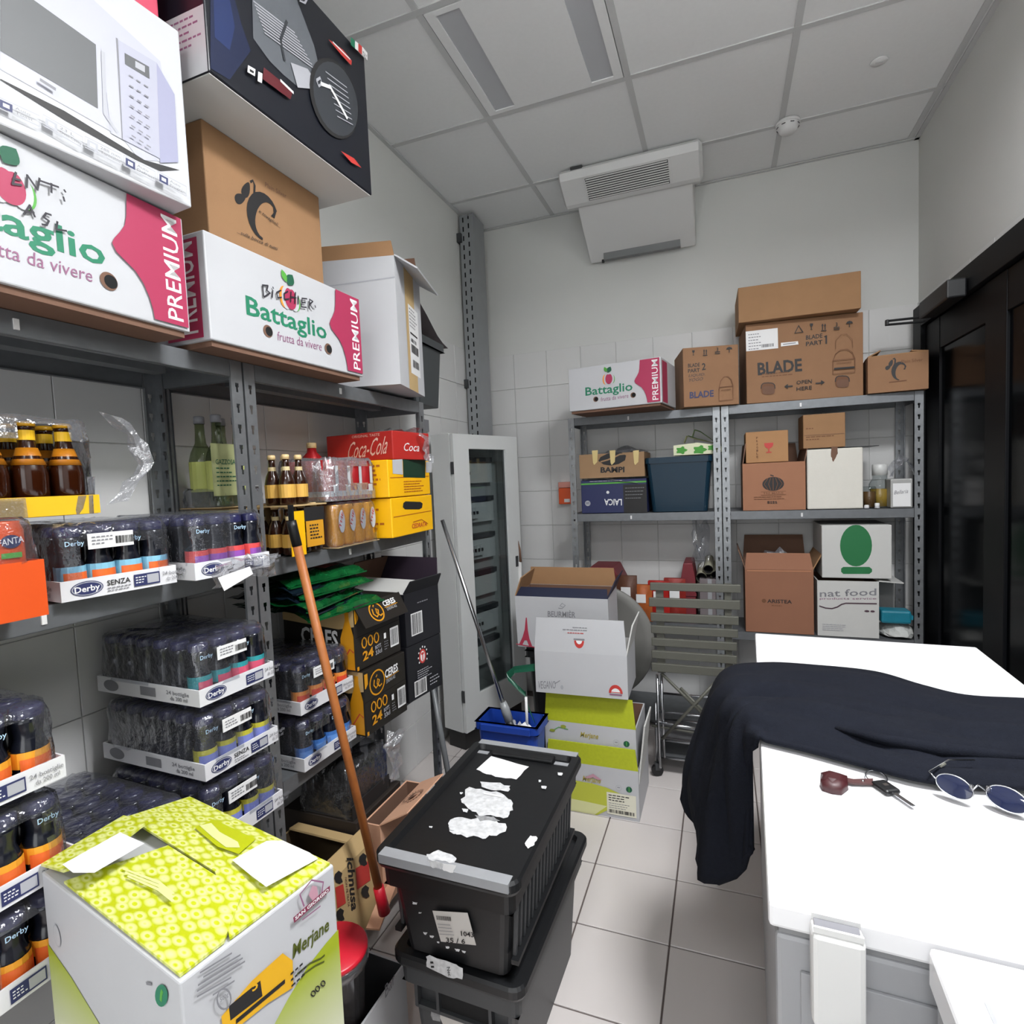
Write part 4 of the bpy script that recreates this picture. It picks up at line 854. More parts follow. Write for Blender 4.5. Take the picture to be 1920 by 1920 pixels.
pb_ = boxo('cardboard_strip', (0, 0, 0, .195, .04, .006), K_PEACH); pb_.location = at(712, 1745, 2, .12)+Vector((0, 0, 0)); pb_.rotation_euler = (math.radians(0), math.radians(-8), math.radians(103))
setp(pb_, 'narrow peach cardboard strip between the broom foot and the black crates', 'cardboard')

# ---------------------------------------------------------------- foreground lime carton and what stands under and beside it
bc, F = carton('brown_carton', 'brown carton under the big lime and white carton at the bottom left', 'carton', -.632, .462, 0, 79.2, .20, .36, .486, K_CARD)
lg = empty('pasta_carton', (-.621, .446, .49), 79.2); setp(lg, 'big white and lime pasta carton with half-open top, at the lower left', 'carton', 'lime and white pasta cartons')
W, D, H = .234, .403, .302
lb = boxo('carton_body', (0, 0, 0, W, D, H-.004), K_WHITE, lg, .003); bpy.context.view_layer.update()
F = faces(lb, W, D, H); f = F['front']; g = F['left']
K_GRAD = mat('lime_side_print', '#a9b53a', .55)
def grad(f, w, h, pts):
    """band of lime fading to white towards the foot: printed in three tints"""
    pass
m = bpy.data.materials.new('lime_fade_print'); m.use_nodes = True; nt = m.node_tree; bb = nt.nodes['Principled BSDF']; bb.inputs['Roughness'].default_value = .55
tc = nt.nodes.new('ShaderNodeTexCoord'); sx = nt.nodes.new('ShaderNodeSeparateXYZ'); mp = nt.nodes.new('ShaderNodeMapRange'); mx = nt.nodes.new('ShaderNodeMix'); mx.data_type = 'RGBA'
nt.links.new(tc.outputs['Object'], sx.inputs[0]); nt.links.new(sx.outputs['Z'], mp.inputs[0]); mp.inputs[1].default_value = 0.0; mp.inputs[2].default_value = .17
nt.links.new(mp.outputs[0], mx.inputs[0]); mx.inputs[6].default_value = lin('#d3d4c4')+(1,); mx.inputs[7].default_value = lin('#96a31c')+(1,); nt.links.new(mx.outputs[2], bb.inputs['Base Color']); K_FADE = m
f.poly([(.0, .0), (W, .0), (W, .192), (W*.9, .188), (W*.75, .178), (W*.6, .158), (W*.45, .132), (W*.3, .10), (W*.15, .07), (0, .045)], K_FADE, 'lime_print', px=False)
g.poly([(0, 0), (D, 0), (D, .06), (D*.8, .085), (D*.6, .10), (D*.4, .13), (D*.2, .16), (0, .18)], K_FADE, 'lime_print', px=False)
f.text('Merjane', (548, 1797), (617, 1742), (545, 1772), mat('print_olive', '#4a5212'), shear=.25, bold=.02); f.line([(556, 1826), (580, 1806), (600, 1797), (608, 1790)], .003, mat('print_olive', '#4a5212'), 'printed_script'); f.line([(565, 1828), (590, 1810), (607, 1802)], .0025, mat('print_olive', '#4a5212'), 'printed_script')
f.poly([(581, 1800), (602, 1788), (602, 1788), (603, 1826), (583, 1838)], K_GREYP, 'printed_square') if False else None
for cx, cy in ((586, 1862), (594, 1853), (604, 1843)): f.line([(cx+4*math.cos(a*.7854), cy+5*math.sin(a*.7854)) for a in range(8)], .0018, K_BLACK, 'printed_icon', closed=True)
K_YST = mat('yellow_sticker', '#d9a51c', .45)
f.poly([(413, 1905), (470, 1838), (528, 1786), (547, 1800), (548, 1850), (500, 1880), (450, 1920), (415, 1920)], K_YST, 'yellow_label'); f.poly([(427, 1885), (486, 1837), (490, 1866), (430, 1912)], K_BLACK, 'printed_block')
f.text('5', (471, 1858), (482, 1850), (469, 1840), K_YST, bold=.02); f.line([(440, 1914), (532, 1838)], .006, K_BLACK, 'printed_block'); f.lines(.145, .19, .175, 3, .009, .003, K_BLACK, seed=3)
for p0, p1 in (((372, 1822), (432, 1785)), ((378, 1830), (448, 1788)), ((368, 1845), (452, 1794)), ((366, 1856), (456, 1800)), ((366, 1866), (430, 1830)), ((395, 1863), (436, 1836))): f.line([p0, p1], .0022, K_GREYP, 'small_print')
f.line([(416+13*math.cos(a*.3927), 1870+19*math.sin(a*.3927)) for a in range(16)], .002, K_GREYP, 'printed_ring', closed=True); f.text('500g', (409, 1876), (424, 1864), (408, 1868), K_GREYP)
f.line([(566, 1697), (558, 1675), (580, 1648), (602, 1652), (598, 1680)], .0025, K_VIOLET, 'printed_crest'); f.poly([(574, 1676), (581, 1658), (590, 1660), (592, 1676), (584, 1690)], mat('print_faded_rose', '#b78a98'), 'printed_figure')
f.poly([(545, 1718), (614, 1658), (614, 1668), (547, 1728)], mat('print_wine', '#7d2f49'), 'printed_banner'); f.text('SAN GIORGIO', (549, 1723), (612, 1668), (548, 1717), K_PAPER, bold=.03)
f.line([(562, 1722), (596, 1696)], .002, K_VIOLET, 'small_print')
g.disc(.042, .21, .013, K_LGREY, 'printed_ring', .018); g.disc(.042, .21, .0115, K_WHITE, 'printed_ring', .016); g.line([(276, 1842), (286, 1844)], .004, K_GREYP, 'small_print')
g.poly([(305+12*math.cos(a*.3927), 1865+21*math.sin(a*.3927)) for a in range(16)], K_GREEN, 'printed_disc'); g.line([(304, 1875), (305, 1862), (307, 1855)], .005, K_LEAF, 'printed_leaf')
# top: two long flaps and one small flap, each lifted a little, lime wavy print
def top_flap(pts, z0, m, name='flap', tilt=None, th=.004, zs=None):
    zs = zs or [z0]*len(pts); bm = bmesh.new(); a = [bm.verts.new((p[0], p[1], z)) for p, z in zip(pts, zs)]; b = [bm.verts.new((p[0], p[1], z-th)) for p, z in zip(pts, zs)]; n = len(pts)
    bm.faces.new(a); bm.faces.new(b[::-1]); [bm.faces.new((a[i], b[i], b[(i+1) % n], a[(i+1) % n])) for i in range(n)]
    return bmobj(name, bm, m, lg)
m = bpy.data.materials.new('lime_penne_print'); m.use_nodes = True; nt = m.node_tree; bb = nt.nodes['Principled BSDF']; bb.inputs['Roughness'].default_value = .5
tc = nt.nodes.new('ShaderNodeTexCoord'); mpn = nt.nodes.new('ShaderNodeMapping'); mpn.inputs['Scale'].default_value = (80, 38, 1); mpn.inputs['Rotation'].default_value = (0, 0, .5); wv = nt.nodes.new('ShaderNodeTexVoronoi'); wv.inputs['Scale'].default_value = 1; wv.inputs['Randomness'].default_value = .35
cr = nt.nodes.new('ShaderNodeValToRGB'); el = cr.color_ramp.elements; el[0].position = .16; el[0].color = lin('#b3bb14')+(1,); el[1].position = .58; el[1].color = lin('#aab20c')+(1,)
for p_, c_ in ((.27, '#cfd38c'), (.40, '#c6cb72')): e_ = el.new(p_); e_.color = lin(c_)+(1,)
nt.links.new(tc.outputs['Object'], mpn.inputs[0]); nt.links.new(mpn.outputs[0], wv.inputs['Vector']); nt.links.new(wv.outputs['Distance'], cr.inputs[0]); nt.links.new(cr.outputs[0], bb.inputs['Base Color']); K_PENNE = m
fA = top_flap([(.0+.004, .03), (W*.5-.004, .05), (W*.5+.004, D-.155), (W*.5, D-.02), (.02, D-.004)][:0] or [(.004, .006), (.060, .006), (.118, .055), (.118, .255), (.004, .33)], H, K_PENNE, zs=[H+.001, H+.002, H+.010, H+.016, H+.004])
fB = top_flap([(W-.004, .004), (W-.004, D-.004), (.122, D-.004), (.122, .13), (.066, .004)], H, K_PENNE, zs=[H+.0, H+.0, H+.02, H+.012, H+.002])
fC = top_flap([(.004, D-.003), (.135, D-.003), (.125, D-.15), (.030, D-.125), (.004, D-.09)][:0] or [(.000, D-.002), (.118, D-.002), (.124, D-.075), (.045, D-.10), (.004, D-.075)], H+.02, K_PENNE, zs=[H+.010, H+.024, H+.032, H+.026, H+.022])
bpy.context.view_layer.update()
q = Face(fB, (0, 0, H+.0115), (1, 0, 0), (0, 1, 0))
q2 = Face(lb, (0, 0, H+.024), (1, 0, 0), (0, 1, 0))
def tilt_poly(o, pts, m, zf, name): 
    vs = [(u, v, zf(u, v)) for u, v in pts]; return meshobj(name, vs, [tuple(range(len(vs)))], m, o)
zB = lambda u, v: H+.0015+.02*(W-.004-u)/.108*min(1, .35+.65*v/D)+.002
def onface(o, px_, zref, m, name):
    """a printed area on a nearly level flap, laid on it from above"""
    inv = lg.matrix_world.inverted(); pts = []
    for x, y in px_: p = inv @ at(x, y, 2, .49+zref); pts.append((p.x, p.y))
    return pts
for nm, pxs, m_ in (('lime_patch', [(366, 1560), (400, 1537), (480, 1573), (448, 1608), (408, 1596)], mat('solid_lime_print', '#a9b100', .5)), ('white_panel', [(436, 1622), (500, 1575), (530, 1572), (580, 1594), (596, 1606), (500, 1672), (470, 1650)], K_PAPER)):
    tilt_poly(fB, onface(fB, pxs, H+.008, m_, nm), m_, lambda u, v: H+.0015+.0205*(W-.004-u)/.108*(.5+.5*min(1, (v+.1)/D))+.0022, nm)
tilt_poly(fC, onface(fC, [(118, 1632), (226, 1571), (272, 1592), (178, 1648), (138, 1648)], H+.024, K_PAPER, ''), K_PAPER, lambda u, v: H+.0335, 'white_panel')
tilt_poly(fB, onface(fB, [(374, 1550), (396, 1542), (412, 1560), (446, 1578), (450, 1590), (424, 1592), (398, 1572)], H+.012, K_LIMEL, ''), K_LIMEL, lambda u, v: H+.0015+.0205*(W-.004-u)/.108*(.5+.5*min(1, (v+.1)/D))+.0026, 'white_script')
for k in range(3): tilt_poly(fA, onface(fA, [(232+k*4, 1630+k*7), (300, 1655+k*7), (328, 1678+k*7), (322, 1680+k*7), (296, 1659+k*7), (230+k*4, 1633+k*7)], H+.01, K_LIMEL, ''), K_LIMEL, lambda u, v: H+.0125+.0*u, 'pale_stripe')
# red-lidded clear container standing in a white open carton
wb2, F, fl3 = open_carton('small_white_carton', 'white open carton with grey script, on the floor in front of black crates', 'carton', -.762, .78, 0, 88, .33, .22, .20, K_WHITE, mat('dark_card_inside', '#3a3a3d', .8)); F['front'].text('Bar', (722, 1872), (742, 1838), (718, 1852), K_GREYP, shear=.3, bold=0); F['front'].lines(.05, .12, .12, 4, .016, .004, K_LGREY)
rc = empty('plastic_container', (-.835, .955, .02)); setp(rc, 'clear plastic container with red round lid, between lime carton and black crates', 'container')
lathe('container_body', [(.050, 0), (.055, .003), (.068, .29), (.0785, .296), (.0785, .318), (.077, .318), (.066, .29), (.053, .005)], K_CLRPL, rc, 28)
lathe('lid', [(.0775, .316), (.0775, .324), (.074, .328), (.001, .330)], mat('red_plastic', '#d51f33', .35), rc, 28); lathe('contents', [(.052, .006), (.058, .10), (.001, .101)], mat('pale_contents', '#7d7672', .9), rc, 24)
boxo('latch', (-.085, -.015, .315, -.068, .015, .333), K_PLD, rc, .003)
# broom
tip, top = at(716, 1690, 2, .21), at(548, 985, 0, -1.04)
br = empty('broom', tip); setp(br, 'wooden broom handle with black tip and red foot, leaning on shelving', 'broom')
dv = top-tip; u = dv.normalized()
tube('handle', [Vector((0, 0, 0)), dv*.5, dv], .0115, K_WOOD, br, 12); tube('socket', [u*-.035, u*.045], [.0165, .0145], mat('red_plastic', '#d51f33'), br, 14); tube('cap', [dv-u*.055, dv-u*.004, dv+u*.012], .0125, K_PLD, br, 12); boxo('hook', (-.006, -.004, 0, .006, .004, .045), K_PLD, br).location = dv+u*.008

# ---------------------------------------------------------------- black storage crates
def crate(label, x, y, z, yaw, w, d, h, group, body=K_PLD, lid_m=K_PLD, lidz=.028):
    t = empty('storage_crate', (x, y, z), yaw); setp(t, label, 'crate', group)
    bm = bmesh.new()
    def ring(o, zz, r): return [bm.verts.new((w/2+sx*(w/2-o), d/2+sy*(d/2-o), zz)) for sx, sy in ((-1, -1), (1, -1), (1, 1), (-1, 1))]
    hb = h-lidz
    R = [ring(.048, 0, 0), ring(.030, hb-.05, 0), ring(.016, hb-.05, 0), ring(.014, hb-.004, 0)]
    for a, b in zip(R, R[1:]):
        for k in range(4): bm.faces.new((a[k], a[(k+1) % 4], b[(k+1) % 4], b[k]))
    bm.faces.new(R[0][::-1]); bm.faces.new(R[-1])
    bmesh.ops.bevel(bm, geom=[e for e in bm.edges if abs(e.verts[0].co.z-e.verts[1].co.z) > .03], offset=.018, segments=3, affect='EDGES', profile=.5)
    bmobj('crate_body', bm, body, t)
    # lid: raised rim round a sunken panel
    bm = bmesh.new()
    def rr_(o, zz, r, n=5):
        pts = []
        for (cx, cy, a0) in ((w-o-r, o+r, -90), (w-o-r, d-o-r, 0), (o+r, d-o-r, 90), (o+r, o+r, 180)):
            for k in range(n+1): a = math.radians(a0+90*k/n); pts.append(bm.verts.new((cx+r*math.cos(a), cy+r*math.sin(a), zz)))
        return pts
    R = [rr_(.004, hb-.002, .026), rr_(0, hb+.006, .03), rr_(0, h-.006, .03), rr_(.005, h, .026), rr_(.024, h, .016), rr_(.030, h-.013, .012)]
    for a, b in zip(R, R[1:]):
        for k in range(len(a)): bm.faces.new((a[k], a[(k+1) % len(a)], b[(k+1) % len(a)], b[k]))
    bm.faces.new(R[0][::-1]); bm.faces.new(R[-1])
    bmobj('lid', bm, lid_m, t)
    return t, hb
ct, hb = crate('upper black storage crate with grey tape and torn white stickers on its lid', -.722, .962, .3455, -.4, .334, .545, .2415, 'black storage crates')
W, D, H = .334, .545, .2415
# ribs on the long sides and the sunken hand grip frames
for k in range(17):
    y0 = .055+.0262*k
    for sx in (0, 1):
        bm = bmesh.new(); x0 = W-.0345 if sx else .0345; s_ = 1 if sx else -1
        b_box(bm, x0-.004, y0, .045, x0+.004, y0+.010, .162, .0015)
        for v in bm.verts: v.co.x += s_*.012*(v.co.z-.02)/.17; 
        bmobj('rib', bm, K_PLD2, ct)
for sx in (0, 1):
    x0 = W-.028 if sx else .028
    for z0 in (.035, .165): boxo('rail', (x0-.008, .045, z0, x0+.008, D-.045, z0+.010), K_PLD, ct)
def tape(parent, b, m=K_TAPE, nm='tape'): return boxo(nm, b, m, parent)
tape(ct, (.020, -.0012, H-.018, .318, .026, H+.0012)); tape(ct, (.018, D-.024, H-.012, .32, D+.001, H+.001)); tape(ct, (.016, D-.058, H-.0128, .062, D-.043, H-.0112)); tape(ct, (W-.07, D-.058, H-.0128, W-.025, D-.043, H-.0112))
bm = bmesh.new(); b_box(bm, .075, D-.060, H-.013, .26, D-.028, H-.002, .004); bmobj('hand_grip', bm, K_PLD, ct)
L_ = boxo('sticker_patch', (.0, .0, .0, .001, .001, .001), K_PAPER, ct); bpy.context.view_layer.update()
tf = Face(ct, (0, 0, H-.0128), (1, 0, 0), (0, 1, 0)); bpy.data.objects.remove(L_)
def torn(f, pts, m, seed, jag=2.5, n=3, name='torn_sticker'):
    rr = random.Random(seed); out = []
    for i, p in enumerate(pts):
        q = pts[(i+1) % len(pts)]
        for k in range(n): t_ = k/n; out.append((p[0]+(q[0]-p[0])*t_+(rr.uniform(-jag, jag) if k else 0), p[1]+(q[1]-p[1])*t_+(rr.uniform(-jag, jag) if k else 0)))
    return f.poly(out, m, name)
K_STK = mat('worn_sticker', '#c4c5c6', .6, 0, .45, 90); K_STK2 = mat('sticker_residue', '#8a8b8c', .6, 0, .6, 120)
torn(tf, [(893, 1443), (921, 1418), (992, 1438), (968, 1462), (938, 1458), (912, 1452)], K_PAPER, 1, 1)
torn(tf, [(864, 1499), (880, 1476), (910, 1483), (940, 1488), (958, 1500), (962, 1520), (952, 1533), (930, 1532), (905, 1531), (885, 1522), (872, 1510)], K_STK, 2, 3)
torn(tf, [(900, 1466), (928, 1468), (957, 1474), (953, 1485), (930, 1483), (903, 1476)], K_STK, 3, 2)
torn(tf, [(840, 1545), (860, 1533), (890, 1536), (915, 1532), (948, 1545), (948, 1560), (920, 1568), (905, 1574), (880, 1570), (856, 1566), (843, 1560)], K_STK, 4, 4)
torn(tf, [(890, 1529), (925, 1532), (938, 1540), (900, 1541)], K_STK2, 5, 3); tf.poly([(907, 1487), (944, 1494), (944, 1497), (907, 1490)], K_PAPER, 'torn_sticker')
for (x, y, r) in ((808, 1552, 3), (872, 1521, 6), (1012, 1466, 3), (1020, 1478, 5), (1050, 1453, 5), (865, 1489, 3), (847, 1555, 6)): torn(tf, [(x-r, y-r*.6), (x+r, y-r*.4), (x+r*.7, y+r*.7), (x-r*.6, y+r*.5)], K_STK, x, 1)
rim = Face(ct, (0, 0, H+.0012), (1, 0, 0), (0, 1, 0)); torn(rim, [(800, 1602), (822, 1594), (856, 1610), (852, 1618), (830, 1615), (804, 1612)], K_STK, 8, 3); torn(rim, [(984, 1582), (995, 1567), (1008, 1572), (1002, 1585), (990, 1592)], K_PAPER, 9, 2)
ff_ = Face(ct, (0, -.0014, 0), (1, 0, 0), (0, 0, 1)); torn(ff_, [(800, 1612), (830, 1618), (828, 1630), (806, 1622)], K_STK, 10, 3); torn(ff_, [(830, 1618), (856, 1622), (850, 1636), (832, 1632)], K_PAPER, 11, 2)
fb = Face(ct, (0, .029, .0), (1, 0, 0), (0, .0, 1))
fb.poly([(811, 1707), (877, 1711), (893, 1772), (827, 1765)], mat('grey_paper', '#bdb9b4', .65), 'paper_label')
for i in range(12): fb.line([(819+2.4*i, 1716+.1*i), (820+2.4*i, 1724+.1*i)], .0016, K_BLACK, 'barcode_line')
fb.text('1043', (866, 1752), (890, 1755), (865, 1743), K_BLACK, bold=.02); fb.text('35 / 6', (838, 1764), (874, 1767), (837, 1755), K_BLACK, bold=.015)
for y in (1730, 1736, 1742, 1748): fb.line([(822+.2*(y-1730), y), (846+.4*(y-1730), y+2)], .0012, K_GREYP, 'small_print')
for (x, y, r) in ((780, 1690, 5), (790, 1708, 3), (800, 1746, 4), (812, 1752, 4), (841, 1772, 4), (860, 1777, 5), (872, 1780, 4), (824, 1762, 3)): torn(fb, [(x-r, y-r*.6), (x+r, y-r*.2), (x+r*.5, y+r*.7), (x-r*.6, y+r*.5)], K_STK, x, 1)
cu, hb = crate('lower black storage crate, body lightened for reflected light, on the floor beneath the other crate', -.716, 1.0, 0, -1.5, .318, .545, .335, 'black storage crates', body=K_PLD2)
W2, D2, H2 = .318, .545, .335
for x0, x1 in ((.05, .058), (.105, .112), (.232, .239), (.278, .286)): boxo('grip_rib', (x0, .016, hb-.1, x1, .034, hb-.008), K_PLD2, cu)
boxo('grip_rail', (.05, .018, hb-.104, .286, .032, hb-.096), K_PLD2, cu); boxo('grip_recess', (.112, .0265, hb-.096, .232, .030, hb-.01), K_DARK, cu)
f2_ = Face(cu, (0, -.0004, 0), (1, 0, 0), (0, 0, 1)); torn(f2_, [(799, 1793), (806, 1790), (850, 1806), (868, 1815), (867, 1836), (840, 1832), (800, 1812)], K_STK, 21, 2)
f2_.text('Nec', (838, 1813), (841, 1830), (844, 1812), K_BLACK); f2_.text('II', (807, 1802), (809, 1814), (813, 1802), K_BLACK)
f3_ = Face(cu, (0, .028, 0), (1, 0, 0), (0, 0, 1)); torn(f3_, [(824, 1873), (890, 1892), (894, 1930), (836, 1930), (818, 1893)], mat('grey_paper', '#bdb9b4'), 22, 1.5); torn(f3_, [(806, 1890), (824, 1886), (826, 1915), (812, 1912)], K_STK2, 23, 2)
f3_.text('E', (820, 1896), (826, 1897), (820, 1886), K_BLACK); f3_.lines(.12, .13, .2, 4, .016, .003, K_GREYP, seed=9)

# ---------------------------------------------------------------- tall glazed cabinet, upright channel, mop, bucket
cab = empty('glazed_cabinet', (-1.228, 2.468, .1), 73.5); setp(cab, 'tall pale grey electrical cabinet with glazed door standing against the left wall', 'cabinet')
CW, CD, CH = .527, .15, 1.51
K_CAB = mat('cabinet_enamel', '#c9cbca', .4, 0, .02, 5)
bm = bmesh.new(); t_ = .006
b_box(bm, 0, CD-t_, 0, CW, CD, CH); b_box(bm, 0, .024, 0, t_, CD-t_, CH); b_box(bm, CW-t_, .024, 0, CW, CD-t_, CH); b_box(bm, t_, .024, 0, CW-t_, CD-t_, t_); b_box(bm, t_, .024, CH-t_, CW-t_, CD-t_, CH)
bmobj('cabinet_body', bm, K_CAB, cab); boxo('plinth', (.02, .03, -.099, CW-.02, CD-.01, -.001), K_PLD, cab)
x0, x1, z0, z1 = .115, .418, .175, CH-.075
bm = bmesh.new(); b_box(bm, .002, 0, .002, x0, .02, CH-.002); b_box(bm, x1, 0, .002, CW-.002, .02, CH-.002); b_box(bm, x0, 0, .002, x1, .02, z0); b_box(bm, x0, 0, z1, x1, .02, CH-.002)
dr = bmobj('door', bm, K_CAB, cab); boxo('pane', (x0-.005, .010, z0-.005, x1+.005, .013, z1+.005), K_GLASS, dr); boxo('seal', (x1-.012, .0135, z0, x1, .018, z1), K_PLD2, dr)
for z in (.16, 1.31): boxo('hinge', (-.004, .002, z, .006, .018, z+.06), K_PLD2, dr)
boxo('handle_slot', (.36, -.002, .70, .366, .0, .80), K_PLD2, dr); boxo('seal', (x0, .0135, z0, x0+.004, .018, z1), K_PLD2, dr)
bp_ = boxo('mounting_plate', (.05, CD-.03, .05, CW-.05, CD-.026, CH-.04), mat('pale_panel', '#a9abab', .5), cab)
K_MOD = mat('breaker_white', '#c6c8c8', .4)
for r, z in enumerate((1.31, 1.10, .90, .70, .50, .32)):
    boxo('duct', (.09, CD-.068, z+.062, .40, CD-.03, z+.088), K_SLD, cab)
    boxo('rail_cover', (.09, CD-.062, z-.05, .40, CD-.032, z+.055), K_MOD if r % 2 == 0 else K_CAB, cab)
    n_ = (3, 5, 6, 2, 5, 3)[r]
    for k in range(n_):
        b_ = boxo('breaker', (.125+.026*k, CD-.078, z-.028, .149+.026*k, CD-.060, z+.028), K_MOD, cab); boxo('toggle', (.131+.026*k, CD-.084, z-.006, .143+.026*k, CD-.077, z+.010), K_PLD, b_)
boxo('lock', (.47, -.004, .78, .49, .0, .84), K_PLD2, dr)
uc = empty('slotted_channel', (-1.405, 3.05, 0)); setp(uc, 'slotted grey metal cable channel running up to the ceiling behind the cabinet', 'cable channel')
bm = bmesh.new(); H_ = CEIL-.02; Wc = .085
def q4(a, b, c, d): bm.faces.new([bm.verts.new(p) for p in (a, b, c, d)])
cols = [0, .018, .026, .052, .060, Wc]; z = .3
q4((0, 0, z), (.018, 0, z), (.018, 0, H_), (0, 0, H_)); q4((.026, 0, z), (.052, 0, z), (.052, 0, H_), (.026, 0, H_)); q4((.060, 0, z), (Wc, 0, z), (Wc, 0, H_), (.060, 0, H_))
for c0, c1, off in ((.018, .026, 0), (.052, .060, .014)):
    zz = z+off
    if off: q4((c0, 0, z), (c1, 0, z), (c1, 0, zz), (c0, 0, zz))
    while zz < H_: e = min(zz+.024, H_); q4((c0, 0, zz), (c1, 0, zz), (c1, 0, e), (c0, 0, e)); zz += .052
b_box(bm, Wc-.002, .0, z, Wc, .16, H_); b_box(bm, 0, .0, z, .002, .16, H_); b_box(bm, .0, -.001, z, .004, .01, H_); b_box(bm, Wc-.004, -.008, z, Wc+.002, .004, H_); 
me = bpy.data.meshes.new('channel'); bm.to_mesh(me); bm.free(); me.materials.append(mat('channel_steel', '#96999b', .45, .5, .08, 12)); link(bpy.data.objects.new('channel', me), uc)
boxo('channel_inside', (.004, .02, .3, Wc-.004, .022, H_), K_DARK, uc)
for z in (1.92, 2.76): boxo('bracket', (-.014, -.02, z, .012, .02, z+.05), K_PLD2, uc)
so = boxo('wall_socket', (-.03, -.006, -.03, .03, .0, .03), K_GREYP); so.location = at(797, 798, 0, XL+.012); so.rotation_euler = (0, 0, math.radians(90)); setp(so, 'small grey wall socket on the left wall above the cabinet', 'socket')
bk = empty('mop_bucket', (-.945, 2.0, 0), 0); setp(bk, 'blue plastic mop bucket beside the glazed cabinet', 'bucket'); K_BLUE = mat('blue_plastic', '#1a3f9c', .4)
tub(bk, .25, .13, .405, K_BLUE, .86, .004, .010, .02, 'bucket_body')
boxo('rim_handle', (.02, -.02, .375, .23, -.011, .403), K_BLUE, bk, .003)
mb, mt = at(950, 1338, 1, 2.06), at(829, 975, 1, 2.02); mp_ = empty('mop', mb); setp(mp_, 'mop with slim steel handle standing in the blue bucket', 'mop')
dv = mt-mb; u = dv.normalized(); tube('handle', [Vector((0, 0, 0)), dv], .0085, K_CHROME, mp_, 10); tube('socket', [u*-.03, u*.02, u*.05], [.019, .019, .014], mat('clear_grey_plastic', '#8b8e90', .3), mp_, 10); tube('neck', [Vector((.004, 0, -.02)), Vector((.035, -.01, -.075))], .014, K_PLD2, mp_, 8)
rr = random.Random(5)
for k in range(16):
    a0 = Vector((.03, 0, -.075)); px_ = rr.uniform(-.06, .10); py_ = rr.uniform(-.035, .045)
    tube('mop_strand', [a0, a0+Vector((px_*.5, py_*.5, .02+rr.uniform(0, .02))), a0+Vector((px_, py_, -.01)), a0+Vector((px_*1.05, py_*1.05, -.05))], [.008, .009, .008, .006], K_PAPER if k % 3 else K_LGREY, mp_, 6)
bo = empty('sleeved_rod', at(988, 1352, 1, 2.07)); setp(bo, 'short bright white rod standing in the blue bucket', 'rod'); tube('rod', [Vector((0, 0, -.05)), Vector((0, 0, .10))], .006, K_PAPER, bo, 8); tube('grip', [Vector((0, 0, -.08)), Vector((0, 0, -.04))], .008, K_BLUE, bo, 8)
gs = crumple('green_strap', lambda u, v: Vector(at(*[(1016, 1243), (962, 1250), (950, 1262), (972, 1285), (985, 1297), (990, 1320), (1003, 1352)][min(6, int(u*6.001))], 1, 2.12+.02*math.sin(4*u)))+Vector((.006*v, -.004*v, -.028*v)), 12, 2, mat('green_strap_film', '#1f5a44', .3), None, .003, 6)
setp(gs, 'twisted dark green plastic strap hanging between cabinet and stacked cartons', 'strap')
b0, b1 = at(842, 1460, 1, 1.90), at(806, 1262, 1, 1.92); dp_ = empty('grey_broom', b0); setp(dp_, 'grey stick with a ring-shaped head leaning at the shelf end', 'broom'); dv = b1-b0; u = dv.normalized()
tube('handle', [-dv*.35, dv], [.011, .012], mat('grey_stick', '#6d7072', .45, .2), dp_, 10); tube('socket', [dv*.94, dv*1.08], [.014, .018], K_PLD2, dp_, 10)
bm = bmesh.new(); c0 = dv*1.16; pts = [c0+Vector((.0, .024*math.cos(a*.5236), .030*math.sin(a*.5236))) for a in range(13)]; b_tube(bm, pts, .009, 8, False); bmobj('ring', bm, mat('grey_ring', '#54575a', .4), dp_, True)
# ---------------------------------------------------------------- lime stack by the cabinet
G3 = 'lime and white pasta cartons'
def lime_box(label, x, y, z, yaw, w, d, h, fl, seed):
    o, F, q = open_carton('pasta_carton', label, 'carton', x, y, z, yaw, w, d, h, K_WHITE, K_CARDD, flaps=(('front', fl, 0, mat('lime_pattern_card', '#a9b21c', .6, 0, .14, 90)),), group=G3); f = F['front']
    f.disc(w*.79, h*.62, .012, K_LGREY, 'printed_ring'); f.disc(w*.79, h*.62, .0105, K_WHITE, 'printed_ring'); f.line([(w*.775, h*.63), (w*.805, h*.63)], .003, K_GREYP, 'small_print', px=False); f.disc(w*.90, h*.62, .012, K_DGREEN, 'printed_disc'); f.line([(w*.90, h*.57), (w*.90, h*.67)], .003, K_LEAF, 'printed_leaf', px=False)
    K_GLD2 = mat('print_faded_gold', '#a99b4a')
    f.text('Merjane', (w*.40, h*.66), (w*.60, h*.66), (w*.40, h*.66+.022), K_GLD2, px=False, shear=.25, bold=.02)
    return o, F
o, F = lime_box('lower lime and white pasta carton of the stack, on the floor', -.705, 2.15, 0, 0, .375, .30, .206, .085, 1); f = F['front']; w_, h_ = .375, .206
f.poly([(0, 0), (w_*.55, 0), (w_*.75, .05), (w_*.85, .10), (w_*.66, .122), (w_*.5, .130), (w_*.3, .132), (0, .13)], mat('lime_wash', '#b3b83c', .55), 'lime_print', px=False); f.poly([(0, 0), (w_*.52, 0), (w_*.66, .045), (w_*.4, .05), (0, .055)], mat('pale_lime_wash', '#cfd09a', .55), 'lime_print', px=False)
f.rect(w_*.66, .015, w_*.97, .105, mat('pale_sticker', '#d4d2c0', .6), 'paper_label'); f.lines(w_*.68, .092, w_*.93, 3, .010, .004, K_BLACK, seed=5); f.lines(w_*.68, .06, w_*.9, 3, .009, .0025, K_GREYP, seed=6); f.barcode(w_*.68, .022, w_*.95, .036, seed=9)
